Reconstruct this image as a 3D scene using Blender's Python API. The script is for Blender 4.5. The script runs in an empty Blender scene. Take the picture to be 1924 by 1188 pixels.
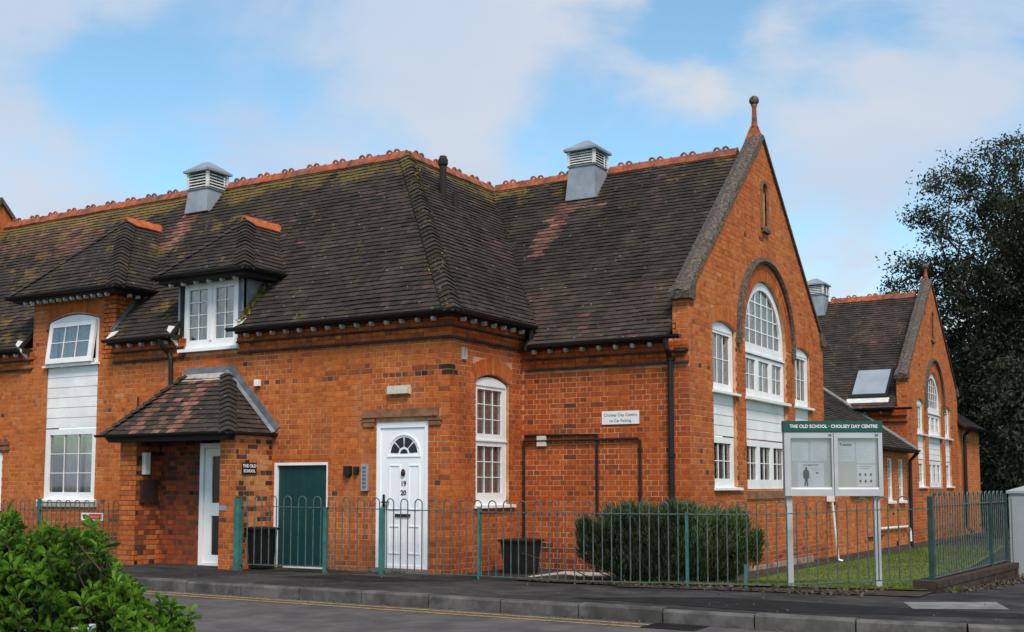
import bpy, math, random, hashlib
import numpy as np
from mathutils import Vector, Matrix
from mathutils.geometry import tessellate_polygon
from mathutils import noise as mnoise
random.seed(7)
R = math.radians
SC = bpy.context.scene
COL = SC.collection

# ------------------------------------------------------------------ camera
CAMZ = 1.15
cam = bpy.data.cameras.new('camera'); camo = bpy.data.objects.new('camera', cam); COL.objects.link(camo)
cam.sensor_width = 36; cam.lens = 2172 / 1924 * 36; cam.shift_y = 130 / 1924
cam.clip_start = .05; cam.clip_end = 3000
PITCH = math.atan(188 / 2172)
camo.location = (0, 0, CAMZ); camo.rotation_euler = (math.pi / 2 + PITCH, 0, .5366)
SC.camera = camo

# ------------------------------------------------------------------ light
SUN_EL, SUN_AZ = R(50), R(137)          # azimuth clockwise from +Y; sun high behind the camera's right shoulder
w = bpy.data.worlds.new('World'); SC.world = w; w.use_nodes = True
nt = w.node_tree; nt.nodes.clear()
def N(t, **k):
    n = nt.nodes.new(t)
    for a, b in k.items(): setattr(n, a, b)
    return n
def LK(a, b): nt.links.new(a, b)
out = N('ShaderNodeOutputWorld'); sky = N('ShaderNodeTexSky')
sky.sky_type = 'NISHITA'; sky.sun_disc = False; sky.sun_elevation = SUN_EL; sky.sun_rotation = SUN_AZ
sky.air_density = 1.0; sky.dust_density = .3; sky.ozone_density = .6
bg1 = N('ShaderNodeBackground'); bg1.inputs[1].default_value = .13; tint = N('ShaderNodeMix', data_type='RGBA', blend_type='MULTIPLY'); tint.inputs[0].default_value = 1; LK(sky.outputs[0], tint.inputs[6]); tint.inputs[7].default_value = (.76, .99, .97, 1); LK(tint.outputs[2], bg1.inputs[0])
tc = N('ShaderNodeTexCoord')
def mth(op, a, b=None, c=None):
    n = N('ShaderNodeMath', operation=op)
    for i, v in enumerate((a, b, c)):
        if v is None: continue
        if isinstance(v, (int, float)): n.inputs[i].default_value = v
        else: LK(v, n.inputs[i])
    return n.outputs[0]
def wnoise(scale, detail, rough, dist=0., off=(0, 0, 0), sc=(1, 1, 1.8)):
    m = N('ShaderNodeMapping'); m.inputs['Location'].default_value = off; m.inputs['Scale'].default_value = sc
    LK(tc.outputs['Generated'], m.inputs[0])
    n = N('ShaderNodeTexNoise'); n.inputs['Scale'].default_value = scale; n.inputs['Detail'].default_value = detail
    n.inputs['Roughness'].default_value = rough; n.inputs['Distortion'].default_value = dist
    LK(m.outputs[0], n.inputs[0]); return n.outputs[0]
nA = wnoise(3.6, 7, .55, .5, (1.3, .2, .6)); nB = wnoise(11., 6, .6, .3, (4, 2, 1))
cov = mth('ADD', mth('MULTIPLY', mth('SUBTRACT', nA, .5), 1.9), mth('ADD', mth('MULTIPLY', nB, .5), .47))
# broad banks of cloud and clear gaps of this sky, as directions (x, y, z, radius, weight)
for (bx, by, bz, br, bwt) in [(-0.723, 0.61, 0.325, 0.051, -0.27), (-0.752, 0.583, 0.309, 0.032, -0.15), (-0.624, 0.705, 0.337, 0.041, -0.22), (-0.57, 0.733, 0.371, 0.12, 0.1), (-0.516, 0.78, 0.354, 0.069, 0.3), (-0.634, 0.718, 0.288, 0.078, 0.12), (-0.758, 0.552, 0.347, 0.051, 0.18), (-0.777, 0.58, 0.244, 0.074, 0.12), (-0.708, 0.66, 0.253, 0.028, -0.18), (-0.436, 0.845, 0.309, 0.051, -0.42), (-0.398, 0.879, 0.261, 0.06, -0.3), (-0.345, 0.859, 0.378, 0.037, -0.3), (-0.477, 0.836, 0.271, 0.041, -0.22), (-0.336, 0.882, 0.329, 0.025, 0.25), (-0.289, 0.89, 0.354, 0.032, 0.22), (-0.374, 0.869, 0.323, 0.023, 0.05), (-0.251, 0.934, 0.254, 0.06, -0.02), (-0.171, 0.936, 0.307, 0.101, 0.24), (-0.279, 0.935, 0.217, 0.041, -0.22), (-0.241, 0.955, 0.172, 0.028, 0.1), (-0.192, 0.911, 0.364, 0.028, -0.16), (-0.129, 0.929, 0.348, 0.041, 0.1), (-0.22, 0.946, 0.239, 0.028, 0.1), (-0.24, 0.901, 0.361, 0.028, -0.12), (-0.341, 0.904, 0.259, 0.037, -0.22)]:
    l = math.sqrt(bx*bx + by*by + bz*bz)
    dn = N('ShaderNodeVectorMath', operation='DISTANCE'); LK(tc.outputs['Generated'], dn.inputs[0]); dn.inputs[1].default_value = (bx/l, by/l, bz/l)
    q = mth('MULTIPLY', mth('DIVIDE', dn.outputs['Value'], br), mth('DIVIDE', dn.outputs['Value'], br))
    cov = mth('ADD', cov, mth('MULTIPLY', mth('POWER', 2.718, mth('MULTIPLY', q, -1.)), bwt))
mr = N('ShaderNodeMapRange', interpolation_type='SMOOTHSTEP'); LK(cov, mr.inputs[0])
mr.inputs[1].default_value = .50; mr.inputs[2].default_value = 1.00; mr.inputs[3].default_value = .06; mr.inputs[4].default_value = .96
cr = N('ShaderNodeValToRGB'); LK(wnoise(2.2, 4, .5, 0, (7, 1, 2)), cr.inputs[0])
cr.color_ramp.elements[0].position = .35; cr.color_ramp.elements[0].color = (.325, .405, .525, 1)
cr.color_ramp.elements[1].position = .65; cr.color_ramp.elements[1].color = (.47, .47, .485, 1)
bg2 = N('ShaderNodeBackground'); LK(cr.outputs[0], bg2.inputs[0]); bg2.inputs[1].default_value = 1.0
mx = N('ShaderNodeMixShader'); LK(mr.outputs[0], mx.inputs[0]); LK(bg1.outputs[0], mx.inputs[1]); LK(bg2.outputs[0], mx.inputs[2]); LK(mx.outputs[0], out.inputs[0])
sl = bpy.data.lights.new('sun', 'SUN'); sl.energy = 2.3; sl.angle = R(20); sl.color = (1, .88, .77)
so = bpy.data.objects.new('sun', sl); COL.objects.link(so)
sd = Vector((math.sin(SUN_AZ)*math.cos(SUN_EL), math.cos(SUN_AZ)*math.cos(SUN_EL), math.sin(SUN_EL)))
so.rotation_euler = sd.to_track_quat('Z', 'Y').to_euler()
SC.view_settings.view_transform = 'Standard'; SC.view_settings.look = 'None'; SC.view_settings.gamma = 1; SC.view_settings.exposure = .67
SC.view_settings.use_curve_mapping = False

# ------------------------------------------------------------------ materials
MATS = {}
def mat(name, col, rough=.8, var=.0, vscale=8., bump=0., bscale=40., ramp=None, tone=False, metal=0., spec=.3, moss=None, grime=0., trans=None, col2=None, v2=0., streak=None):
    """plain procedural material: base colour (or a ramp over the 'tone' attribute), mottled by world-space noise"""
    m = bpy.data.materials.new(name); m.use_nodes = True; t = m.node_tree; b = t.nodes['Principled BSDF']
    def n(k, **kw):
        x = t.nodes.new(k)
        for a, c in kw.items(): setattr(x, a, c)
        return x
    b.inputs['Roughness'].default_value = rough; b.inputs['Metallic'].default_value = metal; b.inputs['Specular IOR Level'].default_value = spec
    geo = n('ShaderNodeNewGeometry')
    if ramp:
        at = n('ShaderNodeAttribute'); at.attribute_name = 'tone'
        r = n('ShaderNodeValToRGB'); e = r.color_ramp.elements
        e[0].position = ramp[0][0]; e[0].color = (*ramp[0][1], 1); e[1].position = ramp[-1][0]; e[1].color = (*ramp[-1][1], 1)
        for p, c in ramp[1:-1]:
            k = e.new(p); k.color = (*c, 1)
        t.links.new(at.outputs['Fac'], r.inputs[0]); c0 = r.outputs[0]
    else:
        r = n('ShaderNodeRGB'); r.outputs[0].default_value = (*col, 1); c0 = r.outputs[0]
    def noise(sc, det=4, rg=.6, loc=(0, 0, 0)):
        mp = n('ShaderNodeMapping'); mp.inputs['Location'].default_value = loc
        t.links.new(geo.outputs['Position'], mp.inputs[0])
        x = n('ShaderNodeTexNoise'); x.inputs['Scale'].default_value = sc; x.inputs['Detail'].default_value = det; x.inputs['Roughness'].default_value = rg
        t.links.new(mp.outputs[0], x.inputs[0]); return x.outputs[0]
    def mr_(a, lo, hi, o0, o1):
        x = n('ShaderNodeMapRange'); x.interpolation_type = 'SMOOTHSTEP'
        t.links.new(a, x.inputs[0])
        for i, v in enumerate((lo, hi, o0, o1)): x.inputs[i+1].default_value = v
        return x.outputs[0]
    def mixc(f, a, bcol, mode='MIX'):
        x = n('ShaderNodeMix', data_type='RGBA', blend_type=mode)
        if isinstance(f, float): x.inputs[0].default_value = f
        else: t.links.new(f, x.inputs[0])
        t.links.new(a, x.inputs[6])
        if isinstance(bcol, tuple): x.inputs[7].default_value = (*bcol, 1)
        else: t.links.new(bcol, x.inputs[7])
        return x.outputs[2]
    if col2: c0 = mixc(mr_(noise(v2, 5, .65, (3, 1, 7)), .42, .62, 0, 1), c0, col2)
    if var:
        hs = n('ShaderNodeHueSaturation'); t.links.new(mr_(noise(vscale), .3, .7, 1-var, 1+var), hs.inputs['Value']); t.links.new(c0, hs.inputs['Color']); c0 = hs.outputs[0]
    if grime:      # blotches of weathering
        c0 = mixc(mr_(noise(1.7, 6, .7, (9, 4, 2)), .52, .72, 0, grime), c0, (.06, .045, .035))
    if streak:      # run-off or wear drawn out along one direction
        mp2 = n('ShaderNodeMapping'); mp2.inputs['Scale'].default_value = streak[0]; t.links.new(geo.outputs['Position'], mp2.inputs[0])
        x2 = n('ShaderNodeTexNoise'); x2.inputs['Scale'].default_value = 1; x2.inputs['Detail'].default_value = 5; x2.inputs['Roughness'].default_value = .65; t.links.new(mp2.outputs[0], x2.inputs[0])
        c0 = mixc(mr_(x2.outputs[0], .52, .72, 0, streak[1]), c0, streak[2]); c0 = mixc(mr_(x2.outputs[0], .46, .26, 0, streak[1]*.6), c0, streak[3])
    if moss:
        # moss near the ridge line (z range) broken up by noise, white lichen dots
        sx = n('ShaderNodeSeparateXYZ'); t.links.new(geo.outputs['Position'], sx.inputs[0])
        hz = mr_(sx.outputs[2], moss[0], moss[1], 0, 1); nn = noise(2.2, 5, .7, (1, 2, 3)); 
        xl = mr_(sx.outputs[0], moss[2], moss[3], 1, 0)
        xl2 = mr_(sx.outputs[0], -12.5, -8.5, 1, .35)
        def M(op, a, b_):
            x = n('ShaderNodeMath', operation=op)
            for i, v in enumerate((a, b_)):
                if isinstance(v, (int, float)): x.inputs[i].default_value = v
                else: t.links.new(v, x.inputs[i])
            return x.outputs[0]
        amt = M('ADD', M('MULTIPLY', M('MULTIPLY', hz, xl2), .25), M('MULTIPLY', xl, .09))
        f = mr_(M('ADD', nn, amt), .62, .74, 0, .85)
        f2 = M('MULTIPLY', f, mr_(noise(26, 3, .6), .36, .6, .25, 1))
        c0 = mixc(f2, c0, (.20, .135, .028))
        f3 = mr_(M('ADD', noise(1.1, 4, .6, (5, 5, 0)), M('MULTIPLY', hz, .08)), .54, .68, 0, .4)
        c0 = mixc(f3, c0, (.075, .060, .032))
        vo = n('ShaderNodeTexVoronoi'); vo.inputs['Scale'].default_value = 4.6; vo.inputs['Randomness'].default_value = 1
        dst = n('ShaderNodeMapping'); t.links.new(geo.outputs['Position'], dst.inputs[0]); t.links.new(dst.outputs[0], vo.inputs[0])
        d = M('ADD', vo.outputs['Distance'], M('MULTIPLY', noise(60, 2), .10))
        c0 = mixc(mr_(d, .115, .15, .6, 0), c0, (.26, .25, .22))
    t.links.new(c0, b.inputs['Base Color'])
    if bump:
        bp = n('ShaderNodeBump'); bp.inputs['Strength'].default_value = bump; bp.inputs['Distance'].default_value = .01
        t.links.new(noise(bscale, 5, .65), bp.inputs['Height']); t.links.new(bp.outputs[0], b.inputs['Normal'])
    MATS[name] = m; return m
BR = [(0, (.022, .014, .012)), (.12, (.085, .035, .025)), (.25, (.19, .052, .022)), (.45, (.34, .074, .016)), (.65, (.45, .110, .020)), (.85, (.50, .155, .033)), (1, (.46, .22, .085))]
mat('brick', 0, .92, .16, 14, .35, 60, ramp=BR, grime=.28, streak=((2.6, 2.6, .45), .38, (.09, .05, .03), (.52, .30, .17)))
mat('brick_red', 0, .92, .16, 14, .35, 60, ramp=[(a, (c[0]*.95, c[1]*.80, c[2]*.70)) for a, c in BR], grime=.25, streak=((2.6, 2.6, .45), .38, (.08, .035, .022), (.50, .27, .15)))
mat('mortar', (.54, .29, .15), .95, .2, 5, .4, 90, col2=(.42, .17, .065), v2=1.1)
mat('mortar_shaded', (.15, .075, .045), .95, .3, 5, .3, 60, col2=(.09, .05, .035), v2=2.)  # mortar darkened to paint in the shade of the porch recess
mat('dark_band', (.045, .028, .022), .9, .4, 6, .3, 50)
TR0 = [(0, (.014, .012, .010)), (.3, (.030, .024, .019)), (.55, (.052, .039, .030)), (.72, (.082, .048, .036)), (.86, (.14, .060, .043)), (1, (.27, .12, .09))]
TR = [(a, tuple(x*.88 for x in c)) for a, c in TR0]
mat('roof_tile', 0, .9, .34, 4, .5, 50, ramp=TR, moss=(6.1, 6.85, -19.5, -10))
mat('porch_tile', 0, .85, .25, 9, .5, 50, ramp=TR, moss=(8, 9, -60, -50))
mat('roof_deck', (.02, .017, .015), .95)
mat('ridge_clay', (.33, .085, .035), .85, .35, 7, .4, 60, col2=(.17, .07, .045), v2=3.)
mat('ridge_clay_bright', (.42, .105, .035), .85, .3, 9, .3, 60)
mat('white_pvc', (.80, .80, .80), .4, .05, 3, 0, spec=.4, col2=(.75, .745, .73), v2=2.2)
mat('white_board', (.78, .78, .78), .5, .06, 3, .05, 30, col2=(.73, .725, .71), v2=1.8)
mat('black_iron', (.012, .012, .012), .45, .2, 8)
mat('soffit', (.022, .018, .016), .8)
mat('rafter_white', (.44, .44, .43), .7, .3, 9)
mat('zinc', (.30, .33, .36), .5, .18, 3, .1, 12, metal=.35)
mat('zinc_dark', (.17, .20, .21), .55, .2, 4, .1, 12, metal=.3)
mat('lead', (.15, .165, .19), .6, .25, 6, .1, 20, metal=.2)
mat('lead_light', (.21, .22, .235), .6, .2, 5, .1, 20, metal=.1)
mat('mortar_fillet', (.36, .33, .30), .9, .2, 9, .4, 40)
mat('louvre', (.62, .62, .60), .6, .15, 9)
mat('stone_coping', (.062, .047, .039), .95, .35, 20, .7, 40, col2=(.135, .108, .088), v2=26.)
mat('stone_lintel', (.22, .10, .055), .9, .3, 8, .4, 50)
mat('curtain', (.50, .51, .50), .9, .15, 6)
mat('curtain_warm', (.37, .35, .31), .9, .15, 6)
mat('interior', (.14, .14, .135), .9)
mat('door_white', (.82, .83, .86), .35, .02, 3, spec=.45)
mat('door_dark', (.012, .010, .012), .25, .1, 3, spec=.5)
mat('door_green', (.006, .045, .048), .5, .12, 4, .05, 20)
mat('rail_green', (.07, .10, .09), .5, .3, 14)
mat('post_teal', (.04, .14, .125), .45, .25, 6)
mat('post_dark', (.018, .052, .045), .5, .3, 6)
mat('tarmac', (.044, .042, .044), .9, .25, 4, .6, 260, col2=(.060, .058, .058), v2=1.3)
mat('tarmac_patch', (.018, .017, .017), .95, .3, 5, .6, 240, spec=.15)
mat('tarmac_path', (.031, .029, .028), .95, .35, 3, .6, 240, col2=(.054, .050, .047), v2=.8, spec=.15)
mat('road', (.088, .078, .077), .9, .22, 3, .8, 260, col2=(.112, .100, .095), v2=1.6, streak=((.25, 2.4, 1), .45, (.055, .050, .048), (.14, .125, .115)))
mat('kerb', (.105, .098, .092), .85, .3, 4, .4, 60, col2=(.065, .060, .056), v2=3.)
mat('concrete', (.17, .165, .155), .9, .25, 4, .3, 60)
mat('pale_slab', (.38, .36, .32), .9, .2, 4, .3, 60)
mat('yellow_paint', (.40, .26, .07), .8, .3, 30, .2, 200, col2=(.20, .15, .08), v2=25.)
mat('pale_plinth', (.34, .24, .18), .95, .3, 5, .5, 40, col2=(.20, .11, .07), v2=2.5)
mat('soil', (.045, .033, .022), .95, .4, 9, .6, 60)
mat('lawn', (.105, .155, .022), .95, .3, 2.5, .6, 60, col2=(.12, .115, .035), v2=1.4)
mat('field', (.05, .07, .025), .95, .3, .5)
mat('board_grey', (.43, .44, .45), .45, .06, 4, metal=.15)
mat('board_back', (.62, .63, .64), .6, .05, 3)
mat('paper', (.80, .81, .86), .7, .05, 6)
mat('ink', (.06, .06, .08), .7)
mat('ink_blue', (.05, .055, .11), .7)
mat('sign_green', (.012, .07, .055), .4)
mat('sign_white', (.72, .72, .70), .5, .04, 9)
mat('sign_black', (.015, .015, .018), .4)
mat('sign_red', (.55, .03, .04), .45)
mat('lamp_cream', (.55, .52, .44), .5, .12, 20)
mat('steel', (.40, .40, .42), .4, .08, 10, metal=.5)
mat('bin_black', (.010, .011, .011), .5, .2, 10)
mat('brown_board', (.035, .018, .016), .6, .2, 5)
mat('meter_white', (.62, .62, .60), .5)
mat('cabinet_grey', (.30, .315, .335), .5, .06, 2)
mat('bark', (.028, .022, .018), .95, .3, 6, .6, 30)
mat('wood_black', (.018, .016, .015), .7)
mat('cardboard', (.42, .32, .20), .8)
mat('blank_glass', (.27, .31, .34), .18, .1, 2, spec=.6)
def leafmat(name, c1, c2, tr=.25, rough=.5):
    m = bpy.data.materials.new(name); m.use_nodes = True; t = m.node_tree; b = t.nodes['Principled BSDF']; o = t.nodes['Material Output']
    at = t.nodes.new('ShaderNodeAttribute'); at.attribute_name = 'tone'
    r = t.nodes.new('ShaderNodeValToRGB'); r.color_ramp.elements[0].color = (*c1, 1); r.color_ramp.elements[1].color = (*c2, 1)
    t.links.new(at.outputs['Fac'], r.inputs[0]); t.links.new(r.outputs[0], b.inputs['Base Color']); b.inputs['Roughness'].default_value = rough
    b.inputs['Specular IOR Level'].default_value = .35
    tl = t.nodes.new('ShaderNodeBsdfTranslucent'); t.links.new(r.outputs[0], tl.inputs[0])
    ms = t.nodes.new('ShaderNodeMixShader'); ms.inputs[0].default_value = tr
    t.links.new(b.outputs[0], ms.inputs[1]); t.links.new(tl.outputs[0], ms.inputs[2]); t.links.new(ms.outputs[0], o.inputs[0])
    MATS[name] = m
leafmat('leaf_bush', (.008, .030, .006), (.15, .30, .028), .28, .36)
leafmat('leaf_shrub', (.016, .024, .012), (.11, .165, .05), .15)
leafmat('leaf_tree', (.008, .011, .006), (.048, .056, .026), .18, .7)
leafmat('grass_blade', (.07, .11, .018), (.18, .22, .04), .3)
leafmat('moss', (.06, .055, .015), (.24, .18, .03), 0, .95)
leafmat('twig', (.05, .035, .025), (.12, .09, .06), 0, .9)
def glassmat():
    m = bpy.data.materials.new('glass'); m.use_nodes = True; t = m.node_tree; t.nodes.clear()
    o = t.nodes.new('ShaderNodeOutputMaterial'); g = t.nodes.new('ShaderNodeBsdfGlossy'); g.inputs['Roughness'].default_value = .04
    g.inputs[0].default_value = (.82, .80, .78, 1)
    tr = t.nodes.new('ShaderNodeBsdfTransparent'); tr.inputs[0].default_value = (.95, .95, .95, 1)
    f = t.nodes.new('ShaderNodeFresnel'); f.inputs[0].default_value = 1.5
    a = t.nodes.new('ShaderNodeMath'); a.operation = 'MULTIPLY_ADD'; a.inputs[1].default_value = .7; a.inputs[2].default_value = .02
    ms = t.nodes.new('ShaderNodeMixShader')
    t.links.new(f.outputs[0], a.inputs[0]); t.links.new(a.outputs[0], ms.inputs[0]); t.links.new(tr.outputs[0], ms.inputs[1]); t.links.new(g.outputs[0], ms.inputs[2]); t.links.new(ms.outputs[0], o.inputs[0])
    MATS['glass'] = m
glassmat()

# ------------------------------------------------------------------ helpers
V = Vector
WL = {}                                   # world location of every object we parent to
def wl(o): return WL.get(o.name, V((0, 0, 0))) if o else V((0, 0, 0))
class MB:
    """collects geometry in world coordinates; build() links it as one mesh object whose origin is at its base"""
    def __init__(s): s.v = []; s.f = []; s.t = []; s.sm = False
    def add(s, vs, fs, tone=.5):
        b = len(s.v); s.v += [tuple(p) for p in vs]; s.f += [tuple(b+i for i in f) for f in fs]; s.t += [tone]*len(fs); return s
    def box(s, a, b, tone=.5):
        x0, y0, z0 = a; x1, y1, z1 = b
        return s.add([(x0,y0,z0),(x1,y0,z0),(x1,y1,z0),(x0,y1,z0),(x0,y0,z1),(x1,y0,z1),(x1,y1,z1),(x0,y1,z1)],
                     [(3,2,1,0),(4,5,6,7),(0,1,5,4),(1,2,6,5),(2,3,7,6),(3,0,4,7)], tone)
    def fbox(s, F, u0, u1, z0, z1, d0, d1, tone=.5):
        vs = [F(u, z, d) for d in (d0, d1) for u, z in ((u0, z0), (u1, z0), (u1, z1), (u0, z1))]
        return s.add(vs, [(0,1,2,3),(7,6,5,4),(0,4,5,1),(1,5,6,2),(2,6,7,3),(3,7,4,0)], tone)
    def tube(s, pts, r, n=8, caps=True, tone=.5):
        pts = [V(p) for p in pts]; rs = r if isinstance(r, (list, tuple)) else [r]*len(pts)
        rings = []; prev = None
        for i, p in enumerate(pts):
            d = (pts[min(i+1, len(pts)-1)] - pts[max(i-1, 0)]).normalized()
            if prev is None: a = d.orthogonal().normalized()
            else: a = (prev - d*prev.dot(d)).normalized()
            prev = a; b = d.cross(a)
            rings.append([p + (a*math.cos(k*2*math.pi/n) + b*math.sin(k*2*math.pi/n))*rs[i] for k in range(n)])
        vs = [q for rg in rings for q in rg]; fs = []
        for i in range(len(rings)-1):
            for k in range(n): fs.append((i*n+k, i*n+(k+1) % n, (i+1)*n+(k+1) % n, (i+1)*n+k))
        if caps: fs += [tuple(range(n-1, -1, -1)), tuple((len(rings)-1)*n+k for k in range(n))]
        return s.add(vs, fs, tone)
    def lathe(s, c, prof, n=12, tone=.5):
        c = V(c); vs = []; fs = []
        for r, z in prof: vs += [c + V((r*math.cos(k*2*math.pi/n), r*math.sin(k*2*math.pi/n), z)) for k in range(n)]
        for i in range(len(prof)-1):
            for k in range(n): fs.append((i*n+k, i*n+(k+1) % n, (i+1)*n+(k+1) % n, (i+1)*n+k))
        fs += [tuple(range(n-1, -1, -1)), tuple((len(prof)-1)*n+k for k in range(n))]
        return s.add(vs, fs, tone)
    def plate(s, F, outer, holes, d0, d1, tone=.5):
        """polygon with holes in frame F, extruded from depth d0 (back) to d1 (front)"""
        polys = [outer] + list(holes)
        flat = [p for q in polys for p in q]; n = len(flat)
        tri = tessellate_polygon([[V((p[0], p[1], 0)) for p in q] for q in polys])
        vs = [F(u, z, d1) for u, z in flat] + [F(u, z, d0) for u, z in flat]
        fs = [tuple(t) for t in tri] + [tuple(i+n for i in reversed(t)) for t in tri]
        b = 0
        for q in polys:
            m = len(q)
            for i in range(m): fs.append((b+i, b+(i+1) % m, b+n+(i+1) % m, b+n+i))
            b += m
        return s.add(vs, fs, tone)
    def build(s, name, m, parent=None, smooth=False, origin=None, **k):
        if not s.v: return None
        a = np.array(s.v, float)
        o0 = V(origin) if origin is not None else V(((a[:,0].min()+a[:,0].max())/2, (a[:,1].min()+a[:,1].max())/2, a[:,2].min()))
        me = bpy.data.meshes.new(name); me.from_pydata((a - np.array(o0)).tolist(), [], s.f)
        at = me.attributes.new('tone', 'FLOAT', 'FACE'); at.data.foreach_set('value', np.array(s.t, dtype=np.float32))
        if smooth: me.polygons.foreach_set('use_smooth', [True]*len(s.f))
        me.materials.append(MATS[m]); me.update()
        o = bpy.data.objects.new(name, me); COL.objects.link(o)
        WL[o.name] = o0; o.location = o0 - wl(parent)
        if parent: o.parent = parent
        return tag(o, **k)
def rv_(s=1.): return V((random.gauss(0, s), random.gauss(0, s), random.gauss(0, s)))
def tag(o, label=None, cat=None, group=None, kind=None):
    if label: o['label'] = label
    if cat: o['category'] = cat
    if group: o['group'] = group
    if kind: o['kind'] = kind
    return o
def empty(name, loc, label=None, cat=None, group=None, kind=None):
    o = bpy.data.objects.new(name, None); COL.objects.link(o); o.location = loc; WL[o.name] = V(loc); o.empty_display_size = .2
    return tag(o, label, cat, group, kind)
def inst(name, me, parent, loc, rz=0, matname=None):
    o = bpy.data.objects.new(name, me); COL.objects.link(o); o.location = V(loc) - wl(parent); o.rotation_euler = (0, 0, rz)
    WL[o.name] = V(loc); o.parent = parent; return o
def Frame(O, U, Nn=None):
    O = V(O); U = V(U).normalized(); Nn = V(Nn) if Nn else U.cross(V((0, 0, 1)))
    f = lambda u, z, d: O + U*u + Nn*d + V((0, 0, z))
    f.N = Nn; f.U = U; return f
def FY(c): return Frame((0, c, 0), (1, 0, 0), (0, -1, 0))      # u = X, outward = -Y
def FX(c): return Frame((c, 0, 0), (0, 1, 0), (1, 0, 0))       # u = Y, outward = +X
def rect(u0, u1, z0, z1): return [(u0, z0), (u1, z0), (u1, z1), (u0, z1)]
def archtop(u0, u1, z0, zs, rise, n=10):
    """rectangle whose top is an arc springing at zs"""
    pts = [(u0, z0), (u1, z0)]; h = (u1-u0)/2; rr = (h*h + rise*rise)/(2*rise); cz = zs + rise - rr; cu = (u0+u1)/2; a = math.asin(min(1, h/rr))
    if rise >= h: a = math.pi/2; rr = h; cz = zs
    return pts + [(cu + rr*math.sin(a - 2*a*i/n), cz + rr*math.cos(a - 2*a*i/n)) for i in range(n+1)]
def inset(p, d):
    out_ = []; n = len(p)
    for i in range(n):
        a, b, c = V(p[i-1]), V(p[i]), V(p[(i+1) % n]); e1 = (b-a).normalized(); e2 = (c-b).normalized()
        n1 = V((-e1.y, e1.x)); n2 = V((-e2.y, e2.x)); m = (n1+n2); m = m/max(.3, m.dot(m))*2
        out_.append((b.x + m.x*d, b.y + m.y*d))
    return out_
def clipcell(poly, u0, u1, z0, z1):
    for ax, lim, sg in ((0, u0, 1), (0, u1, -1), (1, z0, 1), (1, z1, -1)):
        o_ = []; n = len(poly)
        for i in range(n):
            a = poly[i-1]; b = poly[i]; ia = (a[ax]-lim)*sg >= 0; ib = (b[ax]-lim)*sg >= 0
            if ia != ib:
                t = (lim-a[ax])/(b[ax]-a[ax]); o_.append((a[0]+(b[0]-a[0])*t, a[1]+(b[1]-a[1])*t))
            if ib: o_.append(b)
        poly = o_
        if len(poly) < 3: return None
    return poly
def scan(polys, z):
    xs = []
    for p in polys:
        for i in range(len(p)):
            a = p[i-1]; b = p[i]
            if (a[1] > z) != (b[1] > z): xs.append(a[0] + (b[0]-a[0])*(z-a[1])/(b[1]-a[1]))
    xs.sort(); return [(xs[i], xs[i+1]) for i in range(0, len(xs)-1, 2)]
# small pieces (bricks, tiles): the 300 that show largest become parts, the rest one stuff mesh per building
PIECES = {}
camv = V((0, 0, CAMZ)); FW = V((-math.sin(.5366)*math.cos(PITCH), math.cos(.5366)*math.cos(PITCH), math.sin(PITCH)))
CR = V((math.cos(.5366), math.sin(.5366), 0)); CU = CR.cross(FW)
def appar(c, n, area):
    v = c - camv; z = v.dot(FW)
    if z < .5: return 0
    x = 962 + 2172*v.dot(CR)/z; y = 724 - 2172*v.dot(CU)/z
    if not (4 < x < 1920 and 4 < y < 1184): return 0
    return max(0, -n.dot(v)/v.length)*area/v.length_squared
def piece(kind, bld, parent, m, vs, fs, tone, n, area):
    c = sum((V(p) for p in vs), V())/len(vs)
    PIECES.setdefault((kind, bld.name), []).append((appar(c, n, area), parent, m, [V(p) for p in vs], fs, tone, bld))
MCACHE = {}
def flush_pieces(limit=300):
    for (kind, bn), L in PIECES.items():
        L.sort(key=lambda q: -q[0]); rest = {}
        for i, (sz, parent, m, vs, fs, tone, bld) in enumerate(L):
            if i < limit and sz > 0:
                o0 = vs[0]; tq = round(tone*14)/14
                key = (kind, m, tq, tuple(tuple(round(c, 3) for c in (p-o0)) for p in vs))
                me = MCACHE.get(key)
                if me is None:
                    me = bpy.data.meshes.new(kind); me.from_pydata([tuple(p-o0) for p in vs], [], fs)
                    at = me.attributes.new('tone', 'FLOAT', 'FACE'); at.data.foreach_set('value', np.full(len(fs), tq, dtype=np.float32)); me.materials.append(MATS[m]); MCACHE[key] = me
                o = bpy.data.objects.new(kind, me); COL.objects.link(o); o.location = o0 - wl(parent); o.parent = parent
            else: rest.setdefault(m, MB()).add(vs, fs, tone)
        first = True
        for m, mb in rest.items():
            mb.build({'brick': 'brickwork', 'roof_tile': 'tiling'}.get(kind, kind+'s'), m, L[0][6], kind='stuff')
BH, BL = .0773, .2285; JT = .0125
BOXF = [(0,1,2,3),(0,4,5,1),(1,5,6,2),(2,6,7,3),(3,7,4,0)]
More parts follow.
